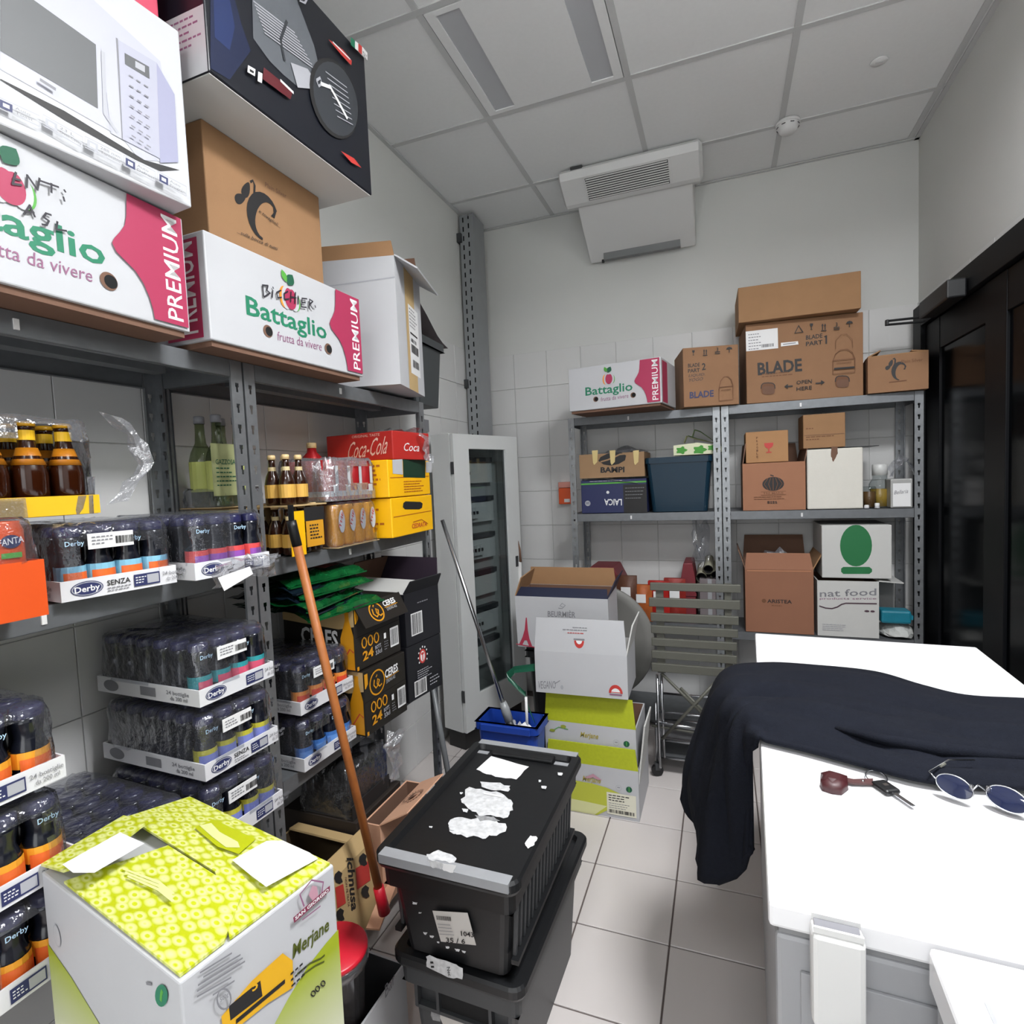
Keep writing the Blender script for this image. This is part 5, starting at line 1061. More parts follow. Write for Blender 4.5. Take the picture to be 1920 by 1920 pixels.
f.poly([(w_*.42, .150), (w_*.52, .172), (w_*.62, .15), (w_*.56, .150), (w_*.52, .158), (w_*.48, .150)], mat('print_faded_rose', '#b78a98'), 'printed_roof', px=False)
o, F = lime_box('upper lime and white pasta carton of the stack, carrying a white open carton', -.712, 2.165, .2065, 0, .375, .27, .160, .118, 2); f = F['front']
f.line([(.03, .115), (.06, .135), (.10, .130)], .003, K_LEAF, 'printed_twig', px=False); f.disc(.032, .118, .012, mat('print_olive_leaf', '#8f9a35'), 'printed_leaf', .006); f.disc(.08, .140, .012, mat('print_olive_leaf', '#8f9a35'), 'printed_leaf', .007)
bm = bmesh.new(); b_box(bm, 0, 0, 0, .006, .20, .24); sf = bmobj('side_flap', bm, K_WHITEM, o); sf.location = (.377, .0, -.06); sf.rotation_euler = (0, math.radians(7), 0)
vg, F, q3 = open_carton('white_carton', 'white open carton marked with a small leaf and red badge, on the lime stack', 'carton', -.728, 2.115, .502, 1.5, .372, .25, .172, K_WHITE, K_WHITEM, flaps=(('front', .135, -4, K_WHITE), ('right', .12, 12, K_WHITEM)))
f = F['front']
f.text('VEGANO', (1009, 1291), (1042, 1291), (1009, 1276), K_GREYP, bold=.0); f.disc(.11, .028, .006, K_LGREY, 'printed_symbol', .009); f.line([(1040, 1282), (1050, 1276)], .003, K_GREYP, 'printed_leaf')
u0, v0 = .325, .022
f.disc(u0, v0, .027, K_RED, 'printed_badge', .034, 16, 0, 180); f.disc(u0, v0, .018, K_PAPER, 'printed_badge', .020, 16, 0, 180); f.rect(u0-.024, v0-.008, u0+.024, v0-.003, K_VIOLET, 'printed_bar'); f.line([(u0-.018, v0+.004), (u0+.018, v0+.004)], .003, K_RED, 'printed_word', px=False)
g = q3[0][0]; g.disc(.186, .05, .020, K_RED, 'printed_badge', .030, 16, 180, 360); g.disc(.186, .05, .012, K_PAPER, 'printed_badge', .014, 16, 180, 360); g.rect(.164, .052, .208, .058, K_GREYP, 'printed_bar')
g.lines(.16, .10, .22, 1, .01, .003, K_GREYP, seed=2); g.lines(.12, .09, .25, 1, .01, .003, K_GREYP, seed=3); g.lines(.14, .078, .235, 1, .01, .003, K_RED, seed=4)
bn = empty('waste_bin', (-.875, 2.44, 0)); setp(bn, 'dark plastic bin under the carton with the printed red tower', 'bin'); tub(bn, .30, .24, .565, K_PLD, .85, .005, .012, .03, 'bin_body'); boxo('lid', (-.005, -.005, .567, .305, .245, .581), K_PLD, bn, .004)
bx_, F, q3 = open_carton('pastry_carton', 'white carton with printed red tower and navy rim, flaps open, behind the lime stack', 'carton', -.908, 2.405, .592, 0, .432, .22, .243, K_WHITE, K_CARDD, flaps=(('back', .085, 5, K_CARD), ('left', .09, -20, K_CARD), ('right', .085, 25, mat('navy_card', '#141a33', .6)), ('front', .055, -55, mat('navy_card', '#141a33'))), rx=4)
f = F['front']; K_TWR = mat('print_tower_red', '#a8344a', .55)
f.text('BEURMIÈR', (1027, 1156), (1079, 1158), (1027, 1145), K_GREYP, bold=.01); f.line([(1047, 1140), (1054, 1141), (1060, 1135), (1054, 1131), (1050, 1136), (1055, 1138)], .003, K_GREYP, 'printed_swirl'); f.line([(1031, 1161), (1050, 1164), (1072, 1163)], .002, K_LGREY, 'printed_script')
f.poly([(986, 1158), (988, 1158), (990, 1182), (993, 1198), (998, 1211), (992, 1211), (988, 1200), (984, 1200), (979, 1210), (973, 1209), (980, 1194), (984, 1180)], K_TWR, 'printed_tower'); f.line([(968, 1207), (1006, 1214)], .005, K_TWR, 'printed_line'); f.line([(979, 1199), (993, 1200)], .004, K_TWR, 'printed_line'); f.line([(982, 1188), (991, 1189)], .003, K_TWR, 'printed_line')
tl = empty('plastic_clip', at(974, 1060, 1, 2.95)); setp(tl, 'white plastic tool with thin dark tip hanging on the cabinet side', 'tool'); boxo('handle', (-.012, -.01, -.14, .012, .01, .02), K_PLW, tl, .004); tube('tip', [Vector((.008, 0, .02)), Vector((.006, 0, .09)), Vector((-.002, 0, .14))], [.008, .006, .002], K_CARDD, tl, 8)

# ---------------------------------------------------------------- cartons on the back shelving units
K_ICON = mat('print_faint_brown', '#6b452b', .7)
def icons(f, pts, wd=.004):
    """the row of handling symbols: glass, arrows up, stack limit, umbrella"""
    for kind, (x, y, s) in pts:
        if kind == 'glass': f.poly([(x-s*.5, y-s), (x+s*.5, y-s), (x+s*.4, y-s*.3), (x+s*.1, y), (x+s*.1, y+s*.7), (x+s*.4, y+s*.9), (x-s*.4, y+s*.9), (x-s*.1, y+s*.7), (x-s*.1, y), (x-s*.4, y-s*.3)], K_BLACK, 'printed_glass')
        if kind == 'arrows':
            for dx in (-.35, .35): f.line([(x+dx*s, y+s*.7), (x+dx*s, y-s*.8)], wd, K_BLACK, 'printed_arrow'); f.poly([(x+dx*s-s*.28, y-s*.4), (x+dx*s, y-s), (x+dx*s+s*.28, y-s*.4)], K_BLACK, 'printed_arrow')
            f.line([(x-s*.7, y+s*.95), (x+s*.7, y+s*.9)], wd, K_BLACK, 'printed_arrow')
        if kind == 'three': f.text('3', (x-s*.25, y+s*.1), (x+s*.25, y+s*.05), (x-s*.25, y-s), K_BLACK, bold=.01); f.line([(x-s*.8, y+s*.4), (x+s*.8, y+s*.3)], wd, K_BLACK, 'printed_bar'); f.line([(x-s*.8, y+s*.9), (x+s*.8, y+s*.8)], wd, K_BLACK, 'printed_bar')
        if kind == 'umbrella': f.poly([(x-s, y), (x-s*.7, y-s*.6), (x, y-s*.9), (x+s*.7, y-s*.7), (x+s, y-s*.15), (x+s*.3, y-s*.2), (x-s*.3, y-s*.12)], K_BLACK, 'printed_umbrella'); f.line([(x, y-s*.2), (x, y+s*.9)], wd*.8, K_BLACK, 'printed_umbrella')
def jug(f, x, y, w, h):
    P = lambda u, v: (x+w*u, y+h*v-.10*w*u)
    f.line([P(0, 1), P(0, .42), P(.12, .15), P(.35, .0), P(.65, .0), P(.88, .15), P(1, .42), P(1, 1)], .003, K_ICON, 'printed_outline', closed=True); f.line([P(0, .42), P(1, .42)], .003, K_ICON, 'printed_outline'); f.line([P(.15, .55), P(.85, .55)], .002, K_ICON, 'printed_outline')
o, F = carton('brown_carton', 'large brown carton with two oval hand holes and arrows, on the back shelving unit', 'carton', .120, 3.004, 1.693, 4.5, .505, .29, .383, K_CARD2); f = F['front']
f.text('BLADE', (1421, 703), (1504, 695), (1420, 680), K_BLACK, bold=.03); f.lines(.07, .135, .22, 2, .012, .004, K_ICON, seed=4)
f.text('BLADE', (1511, 637), (1542, 633), (1511, 629), K_BLACK, bold=.02); f.text('PART', (1511, 649), (1542, 645), (1511, 641), K_BLACK, bold=.02); f.line([(1545.5, 632), (1549, 629), (1549, 645)], .007, K_BLACK, 'lettering')
f.poly([(1398, 622), (1458, 615), (1459, 653), (1399, 659)], K_PAPER, 'paper_label'); f.lines(.012, .33, .07, 6, .014, .004, K_GREYP, seed=4); f.barcode(.07, .265, .125, .28, seed=7)
f.poly([(1464, 643), (1496, 640), (1497, 646), (1464, 650)], K_PAPER, 'paper_label'); f.line([(1468, 646), (1492, 643)], .004, K_GREYP, 'small_print')
for cx, cy in ((1440, 729), (1579, 716)):
    q = [(cx+13*math.copysign(abs(math.cos(a))**.6, math.cos(a)), cy+11*math.copysign(abs(math.sin(a))**.6, math.sin(a))) for a in [k*math.pi/8 for k in range(16)]]
    f.poly(q, K_ICON, 'hand_hole'); f.poly([(x+1, y+3) for x, y in [(cx+(p[0]-cx)*.88, cy+(p[1]-cy)*.7) for p in q]], K_CARDD, 'hand_hole'); f.line(q[8:]+q[:1], .004, K_BLACK, 'hand_hole')
f.text('OPEN', (1493, 721), (1522, 718), (1493, 714), K_BLACK, bold=.01); f.text('HERE', (1493, 733), (1522, 730), (1493, 726), K_BLACK, bold=.01)
f.line([(1486, 724), (1474, 725)], .006, K_BLACK, 'printed_arrow'); f.poly([(1470, 725), (1477, 720), (1477, 729)], K_BLACK, 'printed_arrow'); f.line([(1529, 719), (1541, 718)], .006, K_BLACK, 'printed_arrow'); f.poly([(1546, 717), (1539, 713), (1539, 722)], K_BLACK, 'printed_arrow')
f.line([(1490, 625), (1497, 611), (1505, 623)], .006, K_BLACK, 'printed_recycling', closed=True)
icons(f, [('glass', (1521, 613, 6)), ('arrows', (1544, 614, 7)), ('three', (1568, 612, 7)), ('umbrella', (1592, 608, 6.5))])
jug(f, 1561, 658, 41, 44); f.line([(1563, 692), (1601, 689)], .008, K_BLACK, 'printed_base'); f.line([(1566, 655), (1566, 640), (1576, 628), (1586, 627), (1597, 637), (1598, 652)], .002, K_ICON, 'printed_outline')
o, F = carton('brown_carton', 'plain brown carton lying on top of the large brown carton with hand holes', 'carton', .088, 2.965, 2.0785, 1.5, .515, .30, .166, K_CARD)
o, F = carton('brown_carton', 'mid-size brown carton with handwriting, left of the large brown carton with hand holes', 'carton', -.171, 2.926, 1.693, 12.3, .262, .285, .289, K_CARD2); f = F['front']
f.text('BLADE', (1290, 689), (1312, 687), (1290, 682), K_BLACK, bold=.02); f.text('PART', (1290, 699), (1312, 697), (1290, 692), K_BLACK, bold=.02); f.text('2', (1316, 694), (1323, 693), (1316, 681), K_BLACK, bold=.02); f.text('BLADE', (1293, 747), (1338, 743), (1293, 735), K_NAVY, bold=.03)
f.text('LIQUID.', (1291, 707), (1322, 704), (1291, 702), K_INK, bold=0, shear=.2); f.text('YOGO', (1292, 716), (1318, 713), (1292, 710), K_INK, bold=0, shear=.3)
icons(f, [('glass', (1300, 662, 5)), ('arrows', (1322, 661, 6)), ('three', (1345, 658, 6)), ('umbrella', (1367, 656, 6))]); jug(f, 1348, 708, 26, 44)
o, F, q3 = open_carton('brown_carton', 'small brown carton with butterfly emblem and loose flap, nearest the black door', 'carton', .629, 2.985, 1.693, -6, .225, .24, .166, K_CARD2, K_CARDD, flaps=(('back', .06, -70, K_CARD), ('right', .06, -80, K_CARD), ('left', .055, -62, K_CARD), ('front', .07, -97, K_CARD))); f = F['front']
flower(f, lambda u, v: (1660+42*u, 672+44*v-4*u), K_BLACK, .014); f.text('Plain Silver', (1690, 681), (1730, 677), (1690, 675), K_ICON, bold=0); f.line([(1667, 717), (1700, 713)], .004, K_ICON, 'small_print')
# middle shelf
ZM = 1.168
lb_, F = carton('blue_carton', 'flat dark blue carton standing upside down under the brown bean carton', 'carton', -.725, 3.0, ZM, 0, .352, .28, .180, mat('navy_box', '#1c2450', .5, 0, .06, 12)); f = F['front']
f.text('LAICA', (1166, 936), (1133, 936), (1166, 948), K_PAPER, bold=.02); f.disc(.147, .112, .008, K_PAPER, 'printed_disc'); f.disc(.035, .055, .015, K_LGREY, 'printed_badge'); f.text('20', (.046, .062), (.026, .062), (.046, .050), K_NAVY, px=False); f.line([(.0, .160), (.352, .163)], .008, K_LEAF, 'printed_line', px=False); f.rect(.23, .0, .352, .150, K_BLACK, 'dark_panel'); f.lines(.24, .13, .34, 4, .018, .003, K_GREYP, seed=2); f.lines(.05, .172, .3, 1, .01, .003, K_LGREY, seed=3)
crumple('paper_sheet', lambda u, v: (.02+.29*u, -.012+.25*v, .1835+.006*math.sin(5*u)+(-.02*u*u if v < .3 else 0)), 8, 4, K_PAPER, lb_, .0015, 2)
bm_, F, q3 = open_carton('bean_carton', 'kraft carton with a printed coffee bean and tape strips, on the dark blue carton', 'carton', -.732, 3.012, ZM+.191, 0, .350, .265, .130, mat('kraft_brown', '#937556', .8, 0, .08, 12), K_CARDD); f = F['front']
f.text('BAMPI', (1126, 886), (1171, 885), (1126, 876), K_BLACK, bold=.04)
f.poly([(1122, 864), (1126, 857), (1138, 851), (1152, 848), (1166, 849), (1174, 854), (1172, 863), (1160, 870), (1146, 873), (1132, 871)], K_BLACK, 'printed_bean'); f.line([(1126, 866), (1140, 862), (1152, 857), (1162, 852), (1173, 851)], .008, mat('kraft_brown', '#937556'), 'printed_bean')
for x in (1115, 1148, 1192): f.poly([(x-5, 845), (x+6, 844), (x+5, 866), (x-1, 872), (x-3, 868)], mat('cream_tape', '#c9b47a', .5), 'tape')
crumple('plastic_bag', lambda u, v: (.13+.22*u, .02+.2*v, .132+.035*math.sin(math.pi*u)*math.sin(math.pi*v)), 9, 5, K_FILMW, bm_, .008, 8)
bt = empty('blue_tub', (-.372, 3.005, ZM)); setp(bt, 'smoky blue translucent tub on the middle shelf, leafy paper bag on top', 'tub')
tub(bt, .322, .26, .285, clear('smoky_blue_plastic', '#3d6a88', .03, .15, .1, 8, .55, (.016, .05, .085)), .86, .004, .006, .02, 'tub_body'); boxo('inner_panel', (.09, .018, .02, .29, .022, .25), mat('tub_print', '#24323c', .5), bt)
boxo('contents', (.05, .04, .006, .29, .22, .20), mat('dark_contents', '#1d2c30', .7), bt)
lf = empty('paper_bag', (-.235, 3.04, ZM+.292)); setp(lf, 'folded cream paper bag with green leaf print lying on the blue tub', 'bag')
K_CRM = mat('cream_paper', '#d6d8b8', .7); K_GRN = mat('bag_leaf_green', '#3f8f2c', .6)
bm = bmesh.new()
def strip(pts, y0, y1):
    v = [[bm.verts.new((x, y, z)) for x, z in pts] for y in (y0, y1)]
    for i in range(len(pts)-1): bm.faces.new((v[0][i], v[0][i+1], v[1][i+1], v[1][i]))
prof = [(.0, .0), (.20, .0), (.235, .006), (.24, .03), (.225, .04), (.12, .06), (.0, .052)]
strip(prof, 0, .14); bm.faces.new([bm.verts.new((x, 0, z)) for x, z in prof]); strip([(.05, .065), (.065, .10), (.10, .085), (.235, .045)], .01, .13); strip([(.09, .09), (.105, .13), (.13, .12), (.20, .065)], .02, .12)
bmobj('bag_body', bm, K_CRM, lf); bpy.context.view_layer.update(); q = Face(lf, (0, -.001, 0), (1, 0, 0), (0, 0, 1))
for (x, z, r) in ((.04, .025, .025), (.13, .022, .03), (.19, .03, .02)): q.poly([(x+r*(1+.25*math.cos(5*a))*math.cos(a), max(.003, min(.053-.1*max(0, x-.1), z+r*.7*(1+.25*math.cos(5*a))*math.sin(a)))) for a in [k*math.pi/9 for k in range(18)]], K_GRN, 'printed_leaf', px=False)
gl = meshobj('printed_leaf', [(.075, .012, .1005), (.12, .012, .082), (.17, .012, .0665), (.16, .07, .0695), (.11, .09, .085), (.07, .06, .1005)], [(0, 1, 2, 3, 4, 5)], K_GRN, lf)
gl = meshobj('printed_leaf', [(.108, .019, .130), (.135, .019, .119), (.185, .019, .078), (.19, .08, .074), (.14, .09, .114)], [(0, 1, 2, 3, 4)], mat('print_dark_green', '#13553c'), lf)
o, F, q3 = open_carton('pumpkin_carton', 'brown carton with a printed pumpkin, open, under the carton marked fragile', 'carton', .095, 3.0, ZM, 0, .278, .285, .232, mat('rosy_cardboard', '#9a6b50', .8, 0, .06, 12), K_CARDD, flaps=(('left', .10, -8, K_CARDD), ('right', .09, 12, K_CARDD), ('back', .10, 4, K_CARDD))); f = F['front']; boxo('packing_board', (.006, .006, .226, .272, .279, .2315), K_CARD, o)
f.disc(.137, .128, .048, K_BLACK, 'printed_pumpkin', .034); 
for k in range(5): f.line([(.137+(-.036+.018*k)*.6, .158), (.137-.040+.020*k, .128), (.137+(-.036+.018*k)*.6, .098)], .003, K_ICON, 'printed_rib', px=False)
f.line([(.125, .172), (.140, .166)], .005, K_BLACK, 'printed_stalk', px=False); f.rect(.080, .074, .194, .092, mat('rosy_cardboard', '#9a6b50'), 'printed_banner'); f.line([(.082, .075), (.192, .075), (.192, .091), (.082, .091)], .002, K_ICON, 'printed_frame', px=False, closed=True); f.text('TRE MARIE', (.092, .0785), (.182, .0785), (.092, .088), K_ICON, px=False, bold=.01); f.lines(.05, .064, .23, 2, .010, .003, K_ICON, seed=3); f.lines(.11, .04, .165, 2, .007, .004, K_BLACK, seed=8)
o, F = carton('fragile_carton', 'small tan carton with red wine glass and upright lettering, on the pumpkin carton', 'carton', .112, 3.012, ZM+.2345, 0, .190, .20, .152, mat('tan_cardboard', '#a67c54', .8, 0, .06, 12)); f = F['front']
f.text('FRAGILE', (.065, .128), (.065, .02), (.074, .128), K_RED, px=False, bold=.01) if False else [f.text(ch, (.048, .117-.0155*i), (.056, .117-.0155*i), (.048, .127-.0155*i), K_ICON, px=False, bold=.02) for i, ch in enumerate('FRAGILE')]
f.poly([(.084, .094), (.085, .082), (.090, .073), (.098, .068), (.1015, .066), (.1015, .052), (.092, .050), (.092, .046), (.116, .046), (.116, .050), (.1065, .052), (.1065, .066), (.110, .068), (.118, .073), (.123, .082), (.124, .094)], K_RED, 'printed_glass', px=False)
wc = empty('foam_box', (.380, 3.0, ZM)); setp(wc, 'tall white foam box with torn brown tape, middle shelf next to pumpkin carton', 'box'); bm = bmesh.new(); b_box(bm, 0, 0, 0, .232, .26, .285, .006); bmobj('box_body', bm, mat('foam_white', '#d2cfc6', .85, 0, .03, 40, .2, 200), wc); bpy.context.view_layer.update()
torn(Face(wc, (0, 0, 0), (1, 0, 0), (0, 0, 1)), [(1559, 838), (1571, 838), (1571, 850), (1566, 860), (1562, 866), (1558, 856)], K_CARDD, 31, 1); bm = bmesh.new(); bl = boxo('black_board', (.005, .02, .287, .30, .22, .290), K_PLD, wc)
o, F = carton('brown_carton', 'small tan carton with two lines of print, on the white foam box', 'carton', .366, 3.006, ZM+.291, 0, .176, .18, .160, K_CARD); f = F['front']; f.lines(.012, .092, .06, 1, .01, .004, K_ICON, seed=1); f.lines(.012, .052, .15, 1, .01, .004, K_ICON, seed=5); f.lines(.012, .040, .075, 1, .01, .004, K_ICON, seed=6); f.line([(.004, .062), (.172, .062)], .002, K_CARDD, 'seam', px=False)
dsp = empty('napkin_dispenser', (.720, 3.0, ZM), 0); setp(dsp, 'square white napkin dispenser at the right end of the middle shelf', 'dispenser'); bm = bmesh.new(); b_box(bm, 0, 0, 0, .085, .10, .132, .004); bmobj('dispenser_body', bm, mat('dispenser_grey', '#a4a4a2', .4, .2), dsp); boxo('front_plate', (.008, -.003, .006, .077, -.0005, .112), K_PAPER, dsp, .001); bpy.context.view_layer.update(); Face(dsp, (0, -.0035, 0), (1, 0, 0), (0, 0, 1)).text('Bellaria', (.012, .062), (.066, .068), (.012, .08), K_GREYP, px=False, shear=.3, bold=0)
gj = empty('glass_jar', (.70, 3.10, ZM)); setp(gj, 'clear glass jar with pale lid and yellow contents beside the napkin dispenser', 'jar'); lathe('jar_body', [(.04, 0), (.045, .004), (.045, .11), (.03, .135), (.03, .15)], K_GLASS, gj, 20); lathe('contents', [(.042, .004), (.042, .085), (.001, .086)], mat('yellow_contents', '#a8862f', .6), gj, 18); lathe('lid', [(.032, .15), (.032, .20), (.028, .203)], mat('pale_lid', '#c5c6c4', .4, 0), gj, 18)
gj = empty('glass_cup', (.648, 3.06, ZM)); setp(gj, 'stubby jar with brown contents on the shelf beside the white foam box', 'jar'); lathe('jar_body', [(.026, 0), (.029, .003), (.029, .09), (.025, .10)], K_GLASS, gj, 18); lathe('contents', [(.026, .003), (.026, .075), (.001, .076)], mat('brown_contents', '#6a4a25', .6), gj, 16)
for i, (x, lb) in enumerate(((.668, 'tiny white cap on the shelf, right in front of the stubby jar'), (.626, 'small white knob on the shelf at the foam box edge'))):
    e = empty('white_stopper', (x, 3.005, ZM)); setp(e, lb, 'stopper'); lathe('cap_body', [(.010, 0), (.010, .022 if i == 0 else .012), (.008, .024 if i == 0 else .016)], K_PAPER, e, 14); lathe('cap_ring', [(.011, 0), (.011, .004)], K_LGREY, e, 14)
wg = crumple('clear_bag', lambda u, v: (.73+.10*u, 3.03+.06*v, ZM+.14+.07*math.sin(math.pi*u)+.03*v), 8, 4, K_FILMW, None, .010, 14); setp(wg, 'crumpled clear plastic bag lying on the napkin dispenser', 'bag')
# low shelf
ZL = .558
o, F, q3 = open_carton('tall_brown_carton', 'tall brown open carton with clear bags inside, on the low back shelf', 'carton', .098, 3.0, ZL, 0, .305, .28, .318, mat('reddish_cardboard', '#8c6049', .85, 0, .06, 12, .1, 300), K_CARDD, flaps=(('back', .14, 8, K_CARDD), ('right', .10, 28, K_CARD), ('left', .10, 18, K_CARDD), ('front', .085, -28, mat('reddish_cardboard', '#8c6049')))); f = F['front']
f.text('ARISTEA', (.10, .150), (.21, .150), (.10, .168), K_BLACK, px=False, bold=.02); f.disc(.085, .159, .010, K_ICON, 'printed_mark'); f.lines(.12, .135, .165, 1, .01, .004, K_ICON, seed=2); f.line([(.01, .309), (.295, .311)], .004, mat('crease_pale', '#b97f5c'), 'crease', px=False)
crumple('clear_bag_contents', lambda u, v: (.03+.25*u, .05+.2*v, .29+.11*math.sin(math.pi*u)*math.sin(math.pi*v)), 9, 6, K_FILMW, o, .014, 6)
nt_, F, q3 = open_carton('white_carton', 'white carton with grey lettering and printed spoon line, on the low back shelf', 'carton', .418, 2.995, ZL, 0, .254, .27, .268, K_WHITEM, K_CARDD, flaps=(('right', .10, 95, K_WHITEM),)); f = F['front']
f.text('nat food', (1537, 1119), (1643, 1116), (1537, 1106), K_GREYP, bold=.01); f.text('products service', (1537, 1124), (1643, 1124), (1537, 1120), K_VIOLET, bold=0); f.line([(1536, 1136), (1548, 1140), (1560, 1141), (1570, 1138), (1578, 1133), (1586, 1131), (1644, 1132)], .006, mat('print_dark_plum', '#4b3540'), 'printed_spoon'); f.disc(.205, .128, .010, mat('print_dark_plum', '#4b3540'), 'printed_spoon', .005); f.disc(.228, .128, .009, mat('print_dark_plum', '#4b3540'), 'printed_spoon', .005); f.lines(.02, .055, .15, 4, .009, .003, K_LGREY, seed=3)
gv, F = carton('white_carton', 'white carton with a solid green oval and bar, on the lettered white carton', 'carton', .438, 2.99, ZL+.283, 0, .284, .27, .250, K_WHITEM); f = F['front']
f.poly([(1605+30*math.cos(k*math.pi/14), 1023+39*math.sin(k*math.pi/14)) for k in range(28)], mat('oval_green', '#1d6b3c', .6), 'printed_oval'); f.poly([(1577, 1066), (1581, 1063), (1630, 1063), (1635, 1067), (1635, 1072), (1630, 1076), (1581, 1076), (1577, 1072)], mat('oval_green', '#1d6b3c', .6), 'printed_bar'); f.text('NATURA', (.08, .20), (.2, .20), (.08, .225), K_WHITEM, px=False) if False else None
sb_, F = carton('grey_carton', 'pale grey box half hidden behind the white lettered carton', 'carton', .70, 3.175, ZL, 0, .08, .1, .24, mat('grey_card', '#a3a3a2', .7))
tp = empty('teal_pack', (.682, 3.0, ZL+.071)); setp(tp, 'flat teal packet on top of the white plastic bag, low back shelf', 'packet'); bm = bmesh.new(); b_box(bm, 0, 0, 0, .12, .08, .062, .010); bmobj('packet_body', bm, mat('teal_wrap', '#1c7488', .4, 0, .2, 30, .4, 60), tp); boxo('end_seal', (.118, .01, .02, .128, .07, .04), mat('teal_wrap', '#1c7488'), tp)
wp = crumple('plastic_bag', lambda u, v: (.760+.078*math.cos(2*math.pi*u)*math.sin(math.pi*v*.5)*(1+.1*math.sin(6*math.pi*u)), 3.075+.08*math.sin(2*math.pi*u)*math.sin(math.pi*v*.5), ZL+.008+.058*math.cos(math.pi*v*.5)), 20, 7, mat('white_bag_plastic', '#b9bbb8', .35, 0, .05, 20), None, .006, 3); setp(wp, 'crumpled whitish plastic bag on the low shelf corner by the door', 'bag')
# orange pack on the wall, red crates, tubes, sweets behind the chair
og = empty('orange_box', at(1060, 945, 1, 3.314), 0); setp(og, 'small orange box with pale header on the wall left of the shelving', 'box'); boxo('box_body', (-.035, -.02, .0, .045, .02, .098), mat('orange_plastic', '#d9541f', .45), og, .004); boxo('header', (-.035, -.022, .10, .045, .02, .135), mat('pale_red_header', '#c9877a', .5), og, .003); boxo('label', (.0, -.0225, .012, .035, -.0205, .032), K_PAPER, og)
K_CRT = mat('maroon_plastic', '#6e2029', .5, 0, .1, 10)
def redc(label, px, py, y, w, h):
    p = at(px, py, 1, y); e = empty('maroon_crate', (p.x, y, ZL+.024)); setp(e, label, 'crate', 'maroon plastic crates'); H_ = p.z-ZL-.024
    prism('crate_side', [(0, 0), (w, 0), (w, H_*.72), (w*.82, H_), (w*.22, H_), (0, H_*.7)], 1, 0, .22, K_CRT, e, .004); boxo('rim', (-.004, -.006, H_*.45, w+.004, -.0005, H_*.5), K_CRT, e)
redc('maroon plastic crate on the low shelf behind the open pastry carton', 1090, 1063, 3.03, .22, .3); redc('maroon plastic crate on the low shelf beside the cardboard tubes', 1275, 1056, 3.03, .075, .3)
for i, (x, y, r) in enumerate(((1315, 1083, .032), (1328, 1068, .030), (1343, 1080, .034))):
    p = at(x, y, 1, 3.02); e = empty('paper_tube', (p.x, 3.02, p.z)); setp(e, ['left of the three pale cardboard tubes on the low back shelf', 'uppermost of the three pale cardboard tubes on the low back shelf', 'tube nearest the post of the three pale cardboard tubes'][i], 'tube', 'pale cardboard tubes')
    tube('tube_wall', [Vector((0, 0, 0)), Vector((0, .24, .02))], r*.8, mat('pale_tube', '#9c9a86', .7), e, 18, False); tube('tube_lining', [Vector((0, 0, 0)), Vector((0, .24, .02))], r*.66, K_DARK, e, 18, False)
cb = crumple('clear_bag', lambda u, v: (-.155+.08*u, 3.06+.1*v, ZL+.33+.23*v+.03*math.sin(9*u)), 6, 8, K_FILM, None, .012, 15); setp(cb, 'clear plastic bag standing behind the cardboard tubes', 'bag')
tb_ = empty('tube_box', (-.12, 3.01, ZL+.024)); setp(tb_, 'grey cardboard box carrying the pale tubes on the low back shelf', 'box'); boxo('box_body', (0, 0, 0, .105, .25, .235), mat('grey_board', '#6e6668'), tb_, .003); boxo('tape', (.04, -.001, 0, .06, .0, .236), K_TAPE, tb_)
for i, (x, y, c_, nm) in enumerate(((1172, 1100, '#5b3a2c', 'brown'), (1200, 1118, '#a6582a', 'orange'), (1232, 1112, '#a8241f', 'red'), (1262, 1108, '#8a2a24', 'dark red'))):
    p = at(x, y, 1, 2.97); e = empty('sweet_bag', (p.x-.05, 2.94+.012*i, ZL+.024)); H_ = p.z-ZL+.03; setp(e, '%s snack packet standing on the low shelf behind the folded chair' % nm, 'snack packet', 'snack packets behind the chair')
    m_ = mat(nm.replace(' ', '_')+'_foil', c_, .3, .1, .3, 30, .5, 50); vs, fs = [], []
    for a in range(7):
        for b in range(7):
            u, v = a/6, b/6; vs.append((.11*u, -.02*math.sin(math.pi*u)*math.sin(math.pi*v)+.04+.004*math.sin(9*v+i), .003+H_*v))
    fs = [(a*7+b, (a+1)*7+b, (a+1)*7+b+1, a*7+b+1) for a in range(6) for b in range(6)]
    nb = len(vs); vs += [(x_, .06-(y_-.04)*.6, z_) for x_, y_, z_ in vs]; fs += [tuple(nb+k for k in f_[::-1]) for f_ in fs]
    meshobj('packet_body', vs, fs, m_, e, True); boxo('printed_patch', (.03, .015, H_*.55, .08, .017, H_*.78), K_PAPER, e)

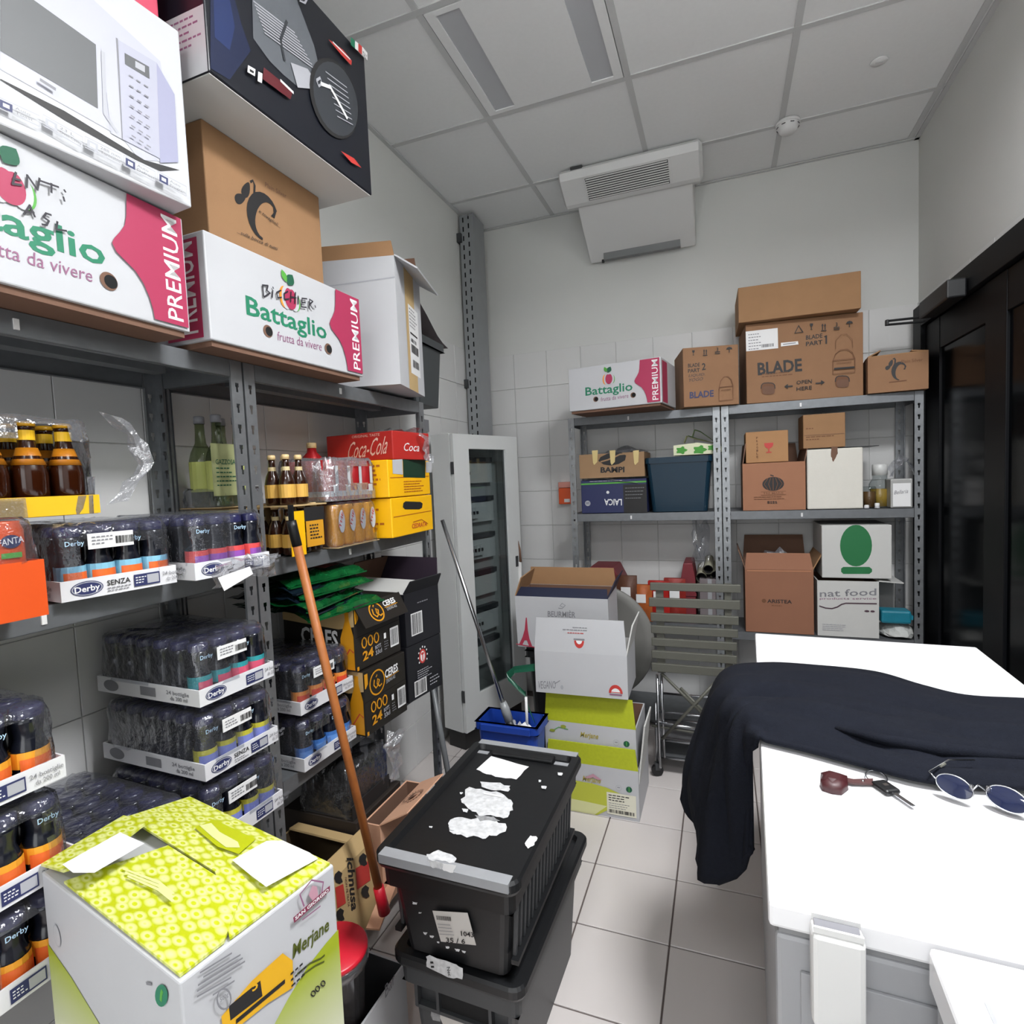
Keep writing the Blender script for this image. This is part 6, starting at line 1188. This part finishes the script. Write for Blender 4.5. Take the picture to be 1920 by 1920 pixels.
# ---------------------------------------------------------------- folded chair, folded round table, wheeled rack
YC_ = 2.47
ch = empty('folding_chair', (0, YC_, 0)); setp(ch, 'folded taupe slatted metal chair leaning before the back shelving', 'chair')
rows = [(1219, 1389, 1093, 1110), (1217, 1388, 1122, 1141), (1220, 1385, 1151, 1169), (1221, 1384, 1175, 1192), (1222, 1382, 1199, 1216), (1222, 1382, 1223, 1240), (1222, 1381, 1247, 1265)]
for (xa, xb, ya, yb) in rows:
    a, b = at(xa, (ya+yb)/2, 1, YC_), at(xb, (ya+yb)/2, 1, YC_); a.z = at((xa+xb)/2, yb-1, 1, YC_).z; b.z = at((xa+xb)/2, ya+1, 1, YC_).z; boxo('slat', (a.x, -.008, a.z, b.x, .006, b.z), K_SLAT, ch, .003)
def rail(name, p, q, y, r=.007, m=K_SLAT): A, B = at(*p, 1, YC_+y), at(*q, 1, YC_+y); return tube(name, [Vector((A.x, y, A.z)), Vector((B.x, y, B.z))], r, m, ch, 8)
for x in (1238, 1366): bm = bmesh.new(); a, b = at(x-5, 1262, 1, YC_), at(x+5, 1095, 1, YC_); b_box(bm, a.x, .007, a.z, b.x, .016, b.z); bmobj('stile', bm, K_SLAT, ch)
rail('leg', (1240, 1262), (1331, 1352), .012); rail('leg', (1276, 1290), (1345, 1360), .02); rail('leg', (1352, 1268), (1242, 1385), .012); rail('leg', (1232, 1265), (1238, 1440), .03, .006, K_CHROME); rail('leg', (1240, 1265), (1246, 1420), .04, .006, K_CHROME); rail('stretcher', (1210, 1350), (1340, 1372), .03, .006, K_CHROME); rail('stretcher', (1222, 1360), (1345, 1380), .04, .006)
p = at(1116, 1205, 1, 2.76); rt = empty('round_table', (p.x, 2.78, p.z)); rt.rotation_euler = (math.radians(84), 0, math.radians(8)); setp(rt, 'folded grey round table top standing behind the white cartons', 'table')
lathe('table_top', [(.001, -.012), (.285, -.012), (.292, -.006), (.292, .006), (.285, .012), (.245, .0125), (.24, .010), (.001, .010)], K_TABLE, rt, 48)
for sx in (-1, 1): tube('leg', [Vector((.12*sx, .05, -.02)), Vector((.12*sx, -p.z/math.cos(math.radians(6))+.012, -.035))], .010, K_SLAT, rt, 8)
wr_ = empty('wheeled_rack', (-.30, 2.52, 0)); setp(wr_, 'low wire trolley on black castors under the folded chair', 'trolley')
for z in (.09, .17, .30):
    for y in (0, .22): tube('rail', [Vector((0, y, z)), Vector((.36, y, z))], .006, K_CHROME, wr_, 8)
    if z < .2: boxo('deck', (0, .0, z-.004, .36, .22, z-.001), K_GALV, wr_)
for x in (.0, .36):
    for y in (0, .22):
        tube('upright', [Vector((x, y, .06)), Vector((x, y, .34))], .007, K_CHROME, wr_, 8)
        c_ = empty('castor', (x, y, 0), 20, wr_); bm = bmesh.new(); b_tube(bm, [Vector((0, -.009, .027)), Vector((0, .009, .027))], .026, 16); bmobj('wheel', bm, K_PLD, c_); boxo('fork', (-.012, -.014, .03, .012, .014, .062), K_PLD2, c_, .002)
# ---------------------------------------------------------------- freezers
ZT_ = .85
fz = empty('chest_freezer', (.043, .716, 0), -2.2); setp(fz, 'white chest freezer under the dark jacket, with a white latch on its front', 'freezer', 'white chest freezers')
FW, FL = .57, 1.2
boxo('freezer_body', (.008, .004, .05, FW-.008, FL-.004, ZT_-.045), K_ENG, fz, .006); boxo('seal', (.012, .006, ZT_-.0445, FW-.012, FL-.006, ZT_-.0325), mat('grey_seal', '#8d8e90', .6), fz)
bm = bmesh.new(); b_box(bm, 0, -.006, ZT_-.032, FW, FL, ZT_, .005); bmobj('lid', bm, K_ENAMEL, fz)
boxo('front_panel', (.035, -.001, .06, FW-.03, .0035, ZT_-.085), K_ENG, fz, .001); boxo('plinth', (.03, .03, .0, FW-.03, FL-.03, .049), K_PLD, fz)
la = boxo('latch', (.044, -.036, ZT_-.118, .098, -.0065, ZT_-.004), K_PLW, fz, .006); bm = bmesh.new(); b_box(bm, .048, -.032, ZT_-.0038, .094, -.011, ZT_-.0024); bmobj('latch_recess', bm, mat('grey_recess', '#77777c', .5), la)
for (a, b) in (((.046, -.034), (.096, -.031)), ((.046, -.012), (.096, -.009))): boxo('latch_rim', (a[0], a[1], ZT_-.004, b[0], b[1], ZT_+.003), K_PLW, la)
fz2 = empty('chest_freezer', (.152, -.566, 0), -2.2); setp(fz2, 'nearer white chest freezer in the bottom right corner', 'freezer', 'white chest freezers')
boxo('freezer_body', (.006, .004, .05, .64, 1.255, ZT_-.055), K_ENG, fz2, .006); boxo('seal', (.010, .006, ZT_-.0545, .63, 1.25, ZT_-.0455), mat('grey_seal', '#8d8e90'), fz2); bm = bmesh.new(); b_box(bm, 0, 0, ZT_-.045, .65, 1.26, ZT_, .005); bmobj('lid', bm, K_ENAMEL, fz2); boxo('plinth', (.03, .03, 0, .57, 1.22, .049), K_PLD, fz2)
bm = bmesh.new(); b_box(bm, .03, 1.02, ZT_-.001, .034, 1.20, ZT_+.0008); bmobj('lid_ridge', bm, K_ENG, fz2)
# jacket
T = lambda x, y, z=.0: at(x, y, 2, ZT_+.006+z)
Yp = lambda x, y, yy: at(x, y, 1, yy)
top_rows = [  # near edge to far edge, right to left
    [(1958, 1490), (1920, 1483), (1820, 1478), (1720, 1466), (1620, 1440), (1520, 1413), (1440, 1394)],
    [(1958, 1440), (1920, 1436), (1820, 1428), (1720, 1415), (1620, 1392), (1520, 1368), (1440, 1352)],
    [(1958, 1395), (1920, 1391), (1820, 1380), (1720, 1362), (1620, 1342), (1520, 1322), (1440, 1314)],
    [(1958, 1352), (1920, 1350), (1820, 1342), (1720, 1320), (1620, 1300), (1520, 1285), (1440, 1280)],
    [(1958, 1318), (1920, 1316), (1810, 1309), (1730, 1290), (1640, 1264), (1530, 1252), (1436, 1247)]]
hz = [.003, .020, .026, .022, .003]
hang = [  # going over the edge and down
    [T(1424, 1390), Yp(1422, 1440, 1.15), Yp(1421, 1520, 1.15), Yp(1416, 1590, 1.15)],
    [T(1405, 1350, .014), Yp(1398, 1420, 1.17), Yp(1396, 1530, 1.17), Yp(1396, 1636, 1.17)],
    [T(1385, 1325, .02), Yp(1362, 1400, 1.24), Yp(1345, 1520, 1.22), Yp(1331, 1654, 1.22)],
    [T(1368, 1290, .016), Yp(1330, 1380, 1.36), Yp(1305, 1480, 1.33), Yp(1322, 1572, 1.31)],
    [T(1362, 1259), Yp(1328, 1320, 1.52), Yp(1296, 1420, 1.45), Yp(1280, 1500, 1.40)]]
rows_ = []
for r in range(5): rows_.append([T(x, y, hz[r]+.004*math.sin(2.3*i+1.7*r)*(1 if 0 < r < 4 else 0)) for i, (x, y) in enumerate(top_rows[r])]+hang[r])
def cat(p0, p1, p2, p3, t): return .5*((2*p1)+(-p0+p2)*t+(2*p0-5*p1+4*p2-p3)*t*t+(-p0+3*p1-3*p2+p3)*t**3)
def spl(P, t):
    n = len(P)-1; i = min(n-1, int(t*n)); f = t*n-i; g = lambda k: P[max(0, min(n, k))]
    return cat(g(i-1), g(i), g(i+1), g(i+2), f)
NU, NV = 60, 30; V_ = []
for i in range(NU+1):
    col_ = [spl(r, i/NU) for r in rows_]
    for j in range(NV+1):
        p = spl(col_, j/NV); v = j/NV; u = i/NU; e = math.sin(math.pi*v)**.7
        fold = .008*math.sin(14*v+5*u)*e+.006*math.sin(27*v-9*u+1)*e+.004*math.sin(45*v+16*u)*e
        if u < .62: p.z = max(ZT_+.005, p.z+fold)
        else: k = min(1, (u-.62)/.12); p.z += fold*(1-k); p.x -= abs(fold)*1.6*k; p.x = min(p.x, .046) if k >= 1 else p.x
        V_.append(p)
Fq = [(i*(NV+1)+j, i*(NV+1)+j+1, (i+1)*(NV+1)+j+1, (i+1)*(NV+1)+j) for i in range(NU) for j in range(NV)]
jk = meshobj('jacket', V_, Fq, K_NAVYJ, None, True); so_ = jk.modifiers.new('thickness', 'SOLIDIFY'); so_.thickness = .008; so_.offset = 1
setp(jk, 'dark navy jacket thrown across the freezer lid, one sleeve hanging down', 'jacket')
rr = [spl(rows_[1], t)+Vector((0, .015, .014)) for t in (.05, .15, .25, .35, .45)]; bm = bmesh.new(); b_tube(bm, [p-Vector((0, 0, .006)) for p in rr], [.004, .010, .012, .010, .004], 8); bmobj('fold', bm, K_NAVYJ, jk, True)
cf = tube('cuff', [V_[(NV+1)*NU+j]+Vector((-.004, 0, .0)) for j in range(0, NV//2, 3)], .006, K_NAVYJ, jk, 8)
# keys
Z0 = .002
K = lambda x, y, z=0: at(x, y, 2, ZT_+z)
kc = empty('key_fob', K(1610, 1475)); setp(kc, 'car key with black head and dark red leather fob on the freezer lid', 'keys'); o_ = kc.location.copy()
R_ = lambda x, y, z=.004: K(x, y)-o_+Vector((0, 0, z))
bm = bmesh.new(); pts = [R_(*p, 0) for p in ((1537, 1475), (1543, 1468), (1538, 1460), (1555, 1459), (1575, 1461), (1590, 1470), (1591, 1482), (1578, 1492), (1560, 1490), (1542, 1484))]
cc = sum(pts, Vector())/len(pts); vb = [bm.verts.new(p+Vector((0, 0, .001))) for p in pts]; vm = [bm.verts.new(p*.96+cc*.04+Vector((0, 0, .011+.003*(i % 2)))) for i, p in enumerate(pts)]; vt = [bm.verts.new(p*.45+cc*.55+Vector((0, 0, .013+.006*(i % 2)))) for i, p in enumerate(pts)]; n = len(pts)
for a, b in ((vb, vm), (vm, vt)):
    for i in range(n): bm.faces.new((a[i], a[(i+1) % n], b[(i+1) % n], b[i]))
bm.faces.new(vt); bm.faces.new(vb[::-1]); bmobj('leather_fob', bm, mat('red_leather', '#3a1216', .5, 0, .3, 80), kc, True)
bm = bmesh.new(); q = [R_(*p) for p in ((1572, 1462), (1600, 1468), (1637, 1467), (1637, 1477), (1600, 1476), (1575, 1471))]; a = [bm.verts.new(p) for p in q]; b = [bm.verts.new(p+Vector((0, 0, .003))) for p in q]; bm.faces.new(b); bm.faces.new(a[::-1]); [bm.faces.new((a[i], a[(i+1) % 6], b[(i+1) % 6], b[i])) for i in range(6)]; bmobj('strap', bm, mat('brown_strap', '#4a2f2f', .5), kc)
for p in ((1585, 1469), (1618, 1472)): lathe('rivet', [(.0022, 0), (.0022, .004), (.001, .005)], K_CHROME, kc, 10, loc=R_(*p))
c0 = R_(1643, 1462); rx = (R_(1661, 1462)-R_(1625, 1462)).length/2; bm = bmesh.new(); b_tube(bm, [c0+Vector((rx*math.cos(a*.2618), rx*1.05*math.sin(a*.2618), .001+.003*math.sin(a*.2618))) for a in range(25)], .0011, 6, False); bmobj('ring', bm, K_CHROME, kc, True)
d = (R_(1680, 1496)-R_(1648, 1474)); L_ = d.length; h = empty('key_head_frame', R_(1645, 1472, .001), math.degrees(math.atan2(d.y, d.x)), kc)
bm = bmesh.new(); b_box(bm, 0, -.013, 0, L_, .013, .009, .004); bmobj('key_head', bm, K_PLD, h); boxo('button', (L_*.4, -.004, .009, L_*.6, .004, .0098), K_CHROME, h); bm = bmesh.new(); b_box(bm, L_-.004, -.0035, .003, L_+.036, .0035, .006, .0008); bmobj('blade', bm, K_CHROME, h)
# sunglasses
sg_ = empty('sunglasses', K(1840, 1490)); setp(sg_, 'wire-framed sunglasses with dark blue oval lenses beside the jacket', 'glasses'); o_ = sg_.location.copy()
K_LENS = mat('dark_blue_lens', '#121a38', .05, 0, 0, 1, 0, 1, .8)
def lens(cx, cy, rxp, ryp, zc):
    pts = []
    for k in range(28):
        a = 2*math.pi*k/28; pts.append(K(cx+rxp*math.cos(a)-4*math.sin(a), cy-ryp*math.sin(a)+rxp*.30*math.cos(a), zc+.014*math.sin(a))-o_)
    cc = sum(pts, Vector())/28; bm = bmesh.new(); v0 = bm.verts.new(cc+Vector((0, 0, .003))); vs = [bm.verts.new(p) for p in pts]; vi = [bm.verts.new(p*.55+cc*.45+Vector((0, 0, .0022))) for p in pts]
    for k in range(28): bm.faces.new((vs[k], vs[(k+1) % 28], vi[(k+1) % 28], vi[k])); bm.faces.new((vi[k], vi[(k+1) % 28], v0))
    l_ = bmobj('lens', bm, K_LENS, sg_, True); bm = bmesh.new(); b_tube(bm, pts+[pts[0]], .0011, 6, False); bmobj('rim', bm, K_CHROME, l_, True); return pts
P1 = lens(1790, 1475, 35, 22, .024); P2 = lens(1889, 1499, 40, 24, .022)
c_ = lambda p: p-o_*0
bm = bmesh.new(); b_tube(bm, [P1[1], (P1[1]+P2[13])/2+Vector((0, .004, .006)), P2[13]], .0014, 6); bmobj('bridge', bm, K_CHROME, sg_, True)
for P in (P1[2], P2[12]): tube('nose_pad', [P+Vector((0, -.002, -.004)), P+Vector((0, -.004, .004))], .003, K_CLRPL, sg_, 8)
tube('temple', [P1[13], P1[13]+Vector((-.006, .012, .004)), P1[13]+Vector((.03, .045, .012)), P1[13]+Vector((.07, .06, .010))], .0013, K_CHROME, sg_, 6); tube('temple', [P2[0], P2[0]+Vector((.012, .008, .003)), P2[0]+Vector((.02, .05, .016))], .0013, K_CHROME, sg_, 6)
tube('temple_tip', [P1[9]+Vector((-.004, .006, .008)), P1[9]+Vector((.004, .010, .012))], .002, K_SLAT, sg_, 6)
# ---------------------------------------------------------------- air conditioner, smoke detector, ceiling cap
ac = empty('air_conditioner', (-.41, 3.33, 0)); setp(ac, 'white wall and ceiling air conditioner with slotted front grille', 'air conditioner'); K_AC = mat('air_conditioner_white', '#cfcfce', .5)
bm = bmesh.new()
def sect(x, pr): return [bm.verts.new((x, y-3.33, z)) for y, z in pr]
up = [(2.85, 2.905), (2.86, 2.87), (2.975, 2.80), (3.0, 2.795), (3.06, 2.81), (3.06, 2.925), (2.87, 2.925)]
upc = [(2.89, 2.905), (2.90, 2.88), (2.99, 2.825), (3.0, 2.82), (3.05, 2.83), (3.05, 2.92), (2.90, 2.92)]
S_ = [sect(-.35, upc), sect(-.335, up), sect(.335, up), sect(.35, upc)]
for a, b in zip(S_, S_[1:]):
    for k in range(7): bm.faces.new((a[k], a[(k+1) % 7], b[(k+1) % 7], b[k]))
bm.faces.new(S_[0]); bm.faces.new(S_[-1][::-1]); bmobj('front_housing', bm, K_AC, ac)
prism('rear_housing', [(-.31, 2.805), (-.02, 2.605), (-.004, 2.66), (-.004, 2.925), (-.31, 2.925)], 0, -.285, .30, K_AC, ac, .006)
A0, A1 = Vector((0, 2.862-3.33, 2.868)), Vector((0, 2.972-3.33, 2.801)); nn = Vector((0, -.52, -.854)).normalized()
def acface(u0, v0, u1, v1, name, m, o0, o1):
    bm = bmesh.new(); P = lambda u, v, o: A0+(A1-A0)*v+Vector((u, 0, 0))+nn*o
    vs = [bm.verts.new(P(u, v, o)) for u in (u0, u1) for v in (v0, v1) for o in (o0, o1)]
    for f in ((0, 1, 3, 2), (4, 6, 7, 5), (0, 4, 5, 1), (2, 3, 7, 6), (0, 2, 6, 4), (1, 5, 7, 3)): bm.faces.new([vs[i] for i in f])
    return bmobj(name, bm, m, ac)
acface(-.21, .06, .195, .99, 'grille_recess', mat('grille_dark', '#1c1d1e', .8), .0, .0008)
for k in range(10): e = .008*abs(k-4.5)/4.5; acface(-.215+e, .075+.093*k, .20-e, .075+.093*k+.045, 'grille_slat', K_AC, .001, .004)
for u in (-.222, .203): acface(u, .0, u+.006, 1.0, 'grille_edge', K_AC, .0, .004)
boxo('outlet', (-.20, -.067, 2.60, .22, -.035, 2.65), mat('outlet_grey', '#77797a', .5), ac).rotation_euler = (0, 0, 0)
lb0 = empty('led', (-.21, -.03, 2.608), 0, ac); lathe('sensor', [(.008, -.01), (.008, .006)], K_PLD2, lb0, 10); boxo('ceiling_bracket', (-.28, -.47, 2.90, -.22, -.43, 2.931), K_PLD2, ac)
sd = empty('smoke_detector', (.308, 2.925, CEIL)); setp(sd, 'round white smoke detector on the ceiling right of the air conditioner', 'smoke detector'); lathe('base', [(.052, -.012), (.052, -.002)], K_PLW, sd, 28); lathe('detector_head', [(.001, -.05), (.028, -.048), (.038, -.038), (.046, -.018), (.048, -.0125)], K_PLW, sd, 28)
for k in range(8): a = math.pi/4*k+.3; o_ = boxo('vent_slot', (.0455, -.008, -.024, .0478, .008, -.021), K_PLD2, sd); o_.rotation_euler = (0, 0, a)
cp_ = empty('blanking_disc', (.60, 2.65, CEIL)); setp(cp_, 'faint round blanking disc on the ceiling near the right wall', 'disc'); lathe('cap_ring', [(.028, -.004), (.03, -.001)], K_CEIL, cp_, 20); boxo('slot', (-.012, -.003, -.0055, .012, .003, -.0042), K_TBAR, cp_)
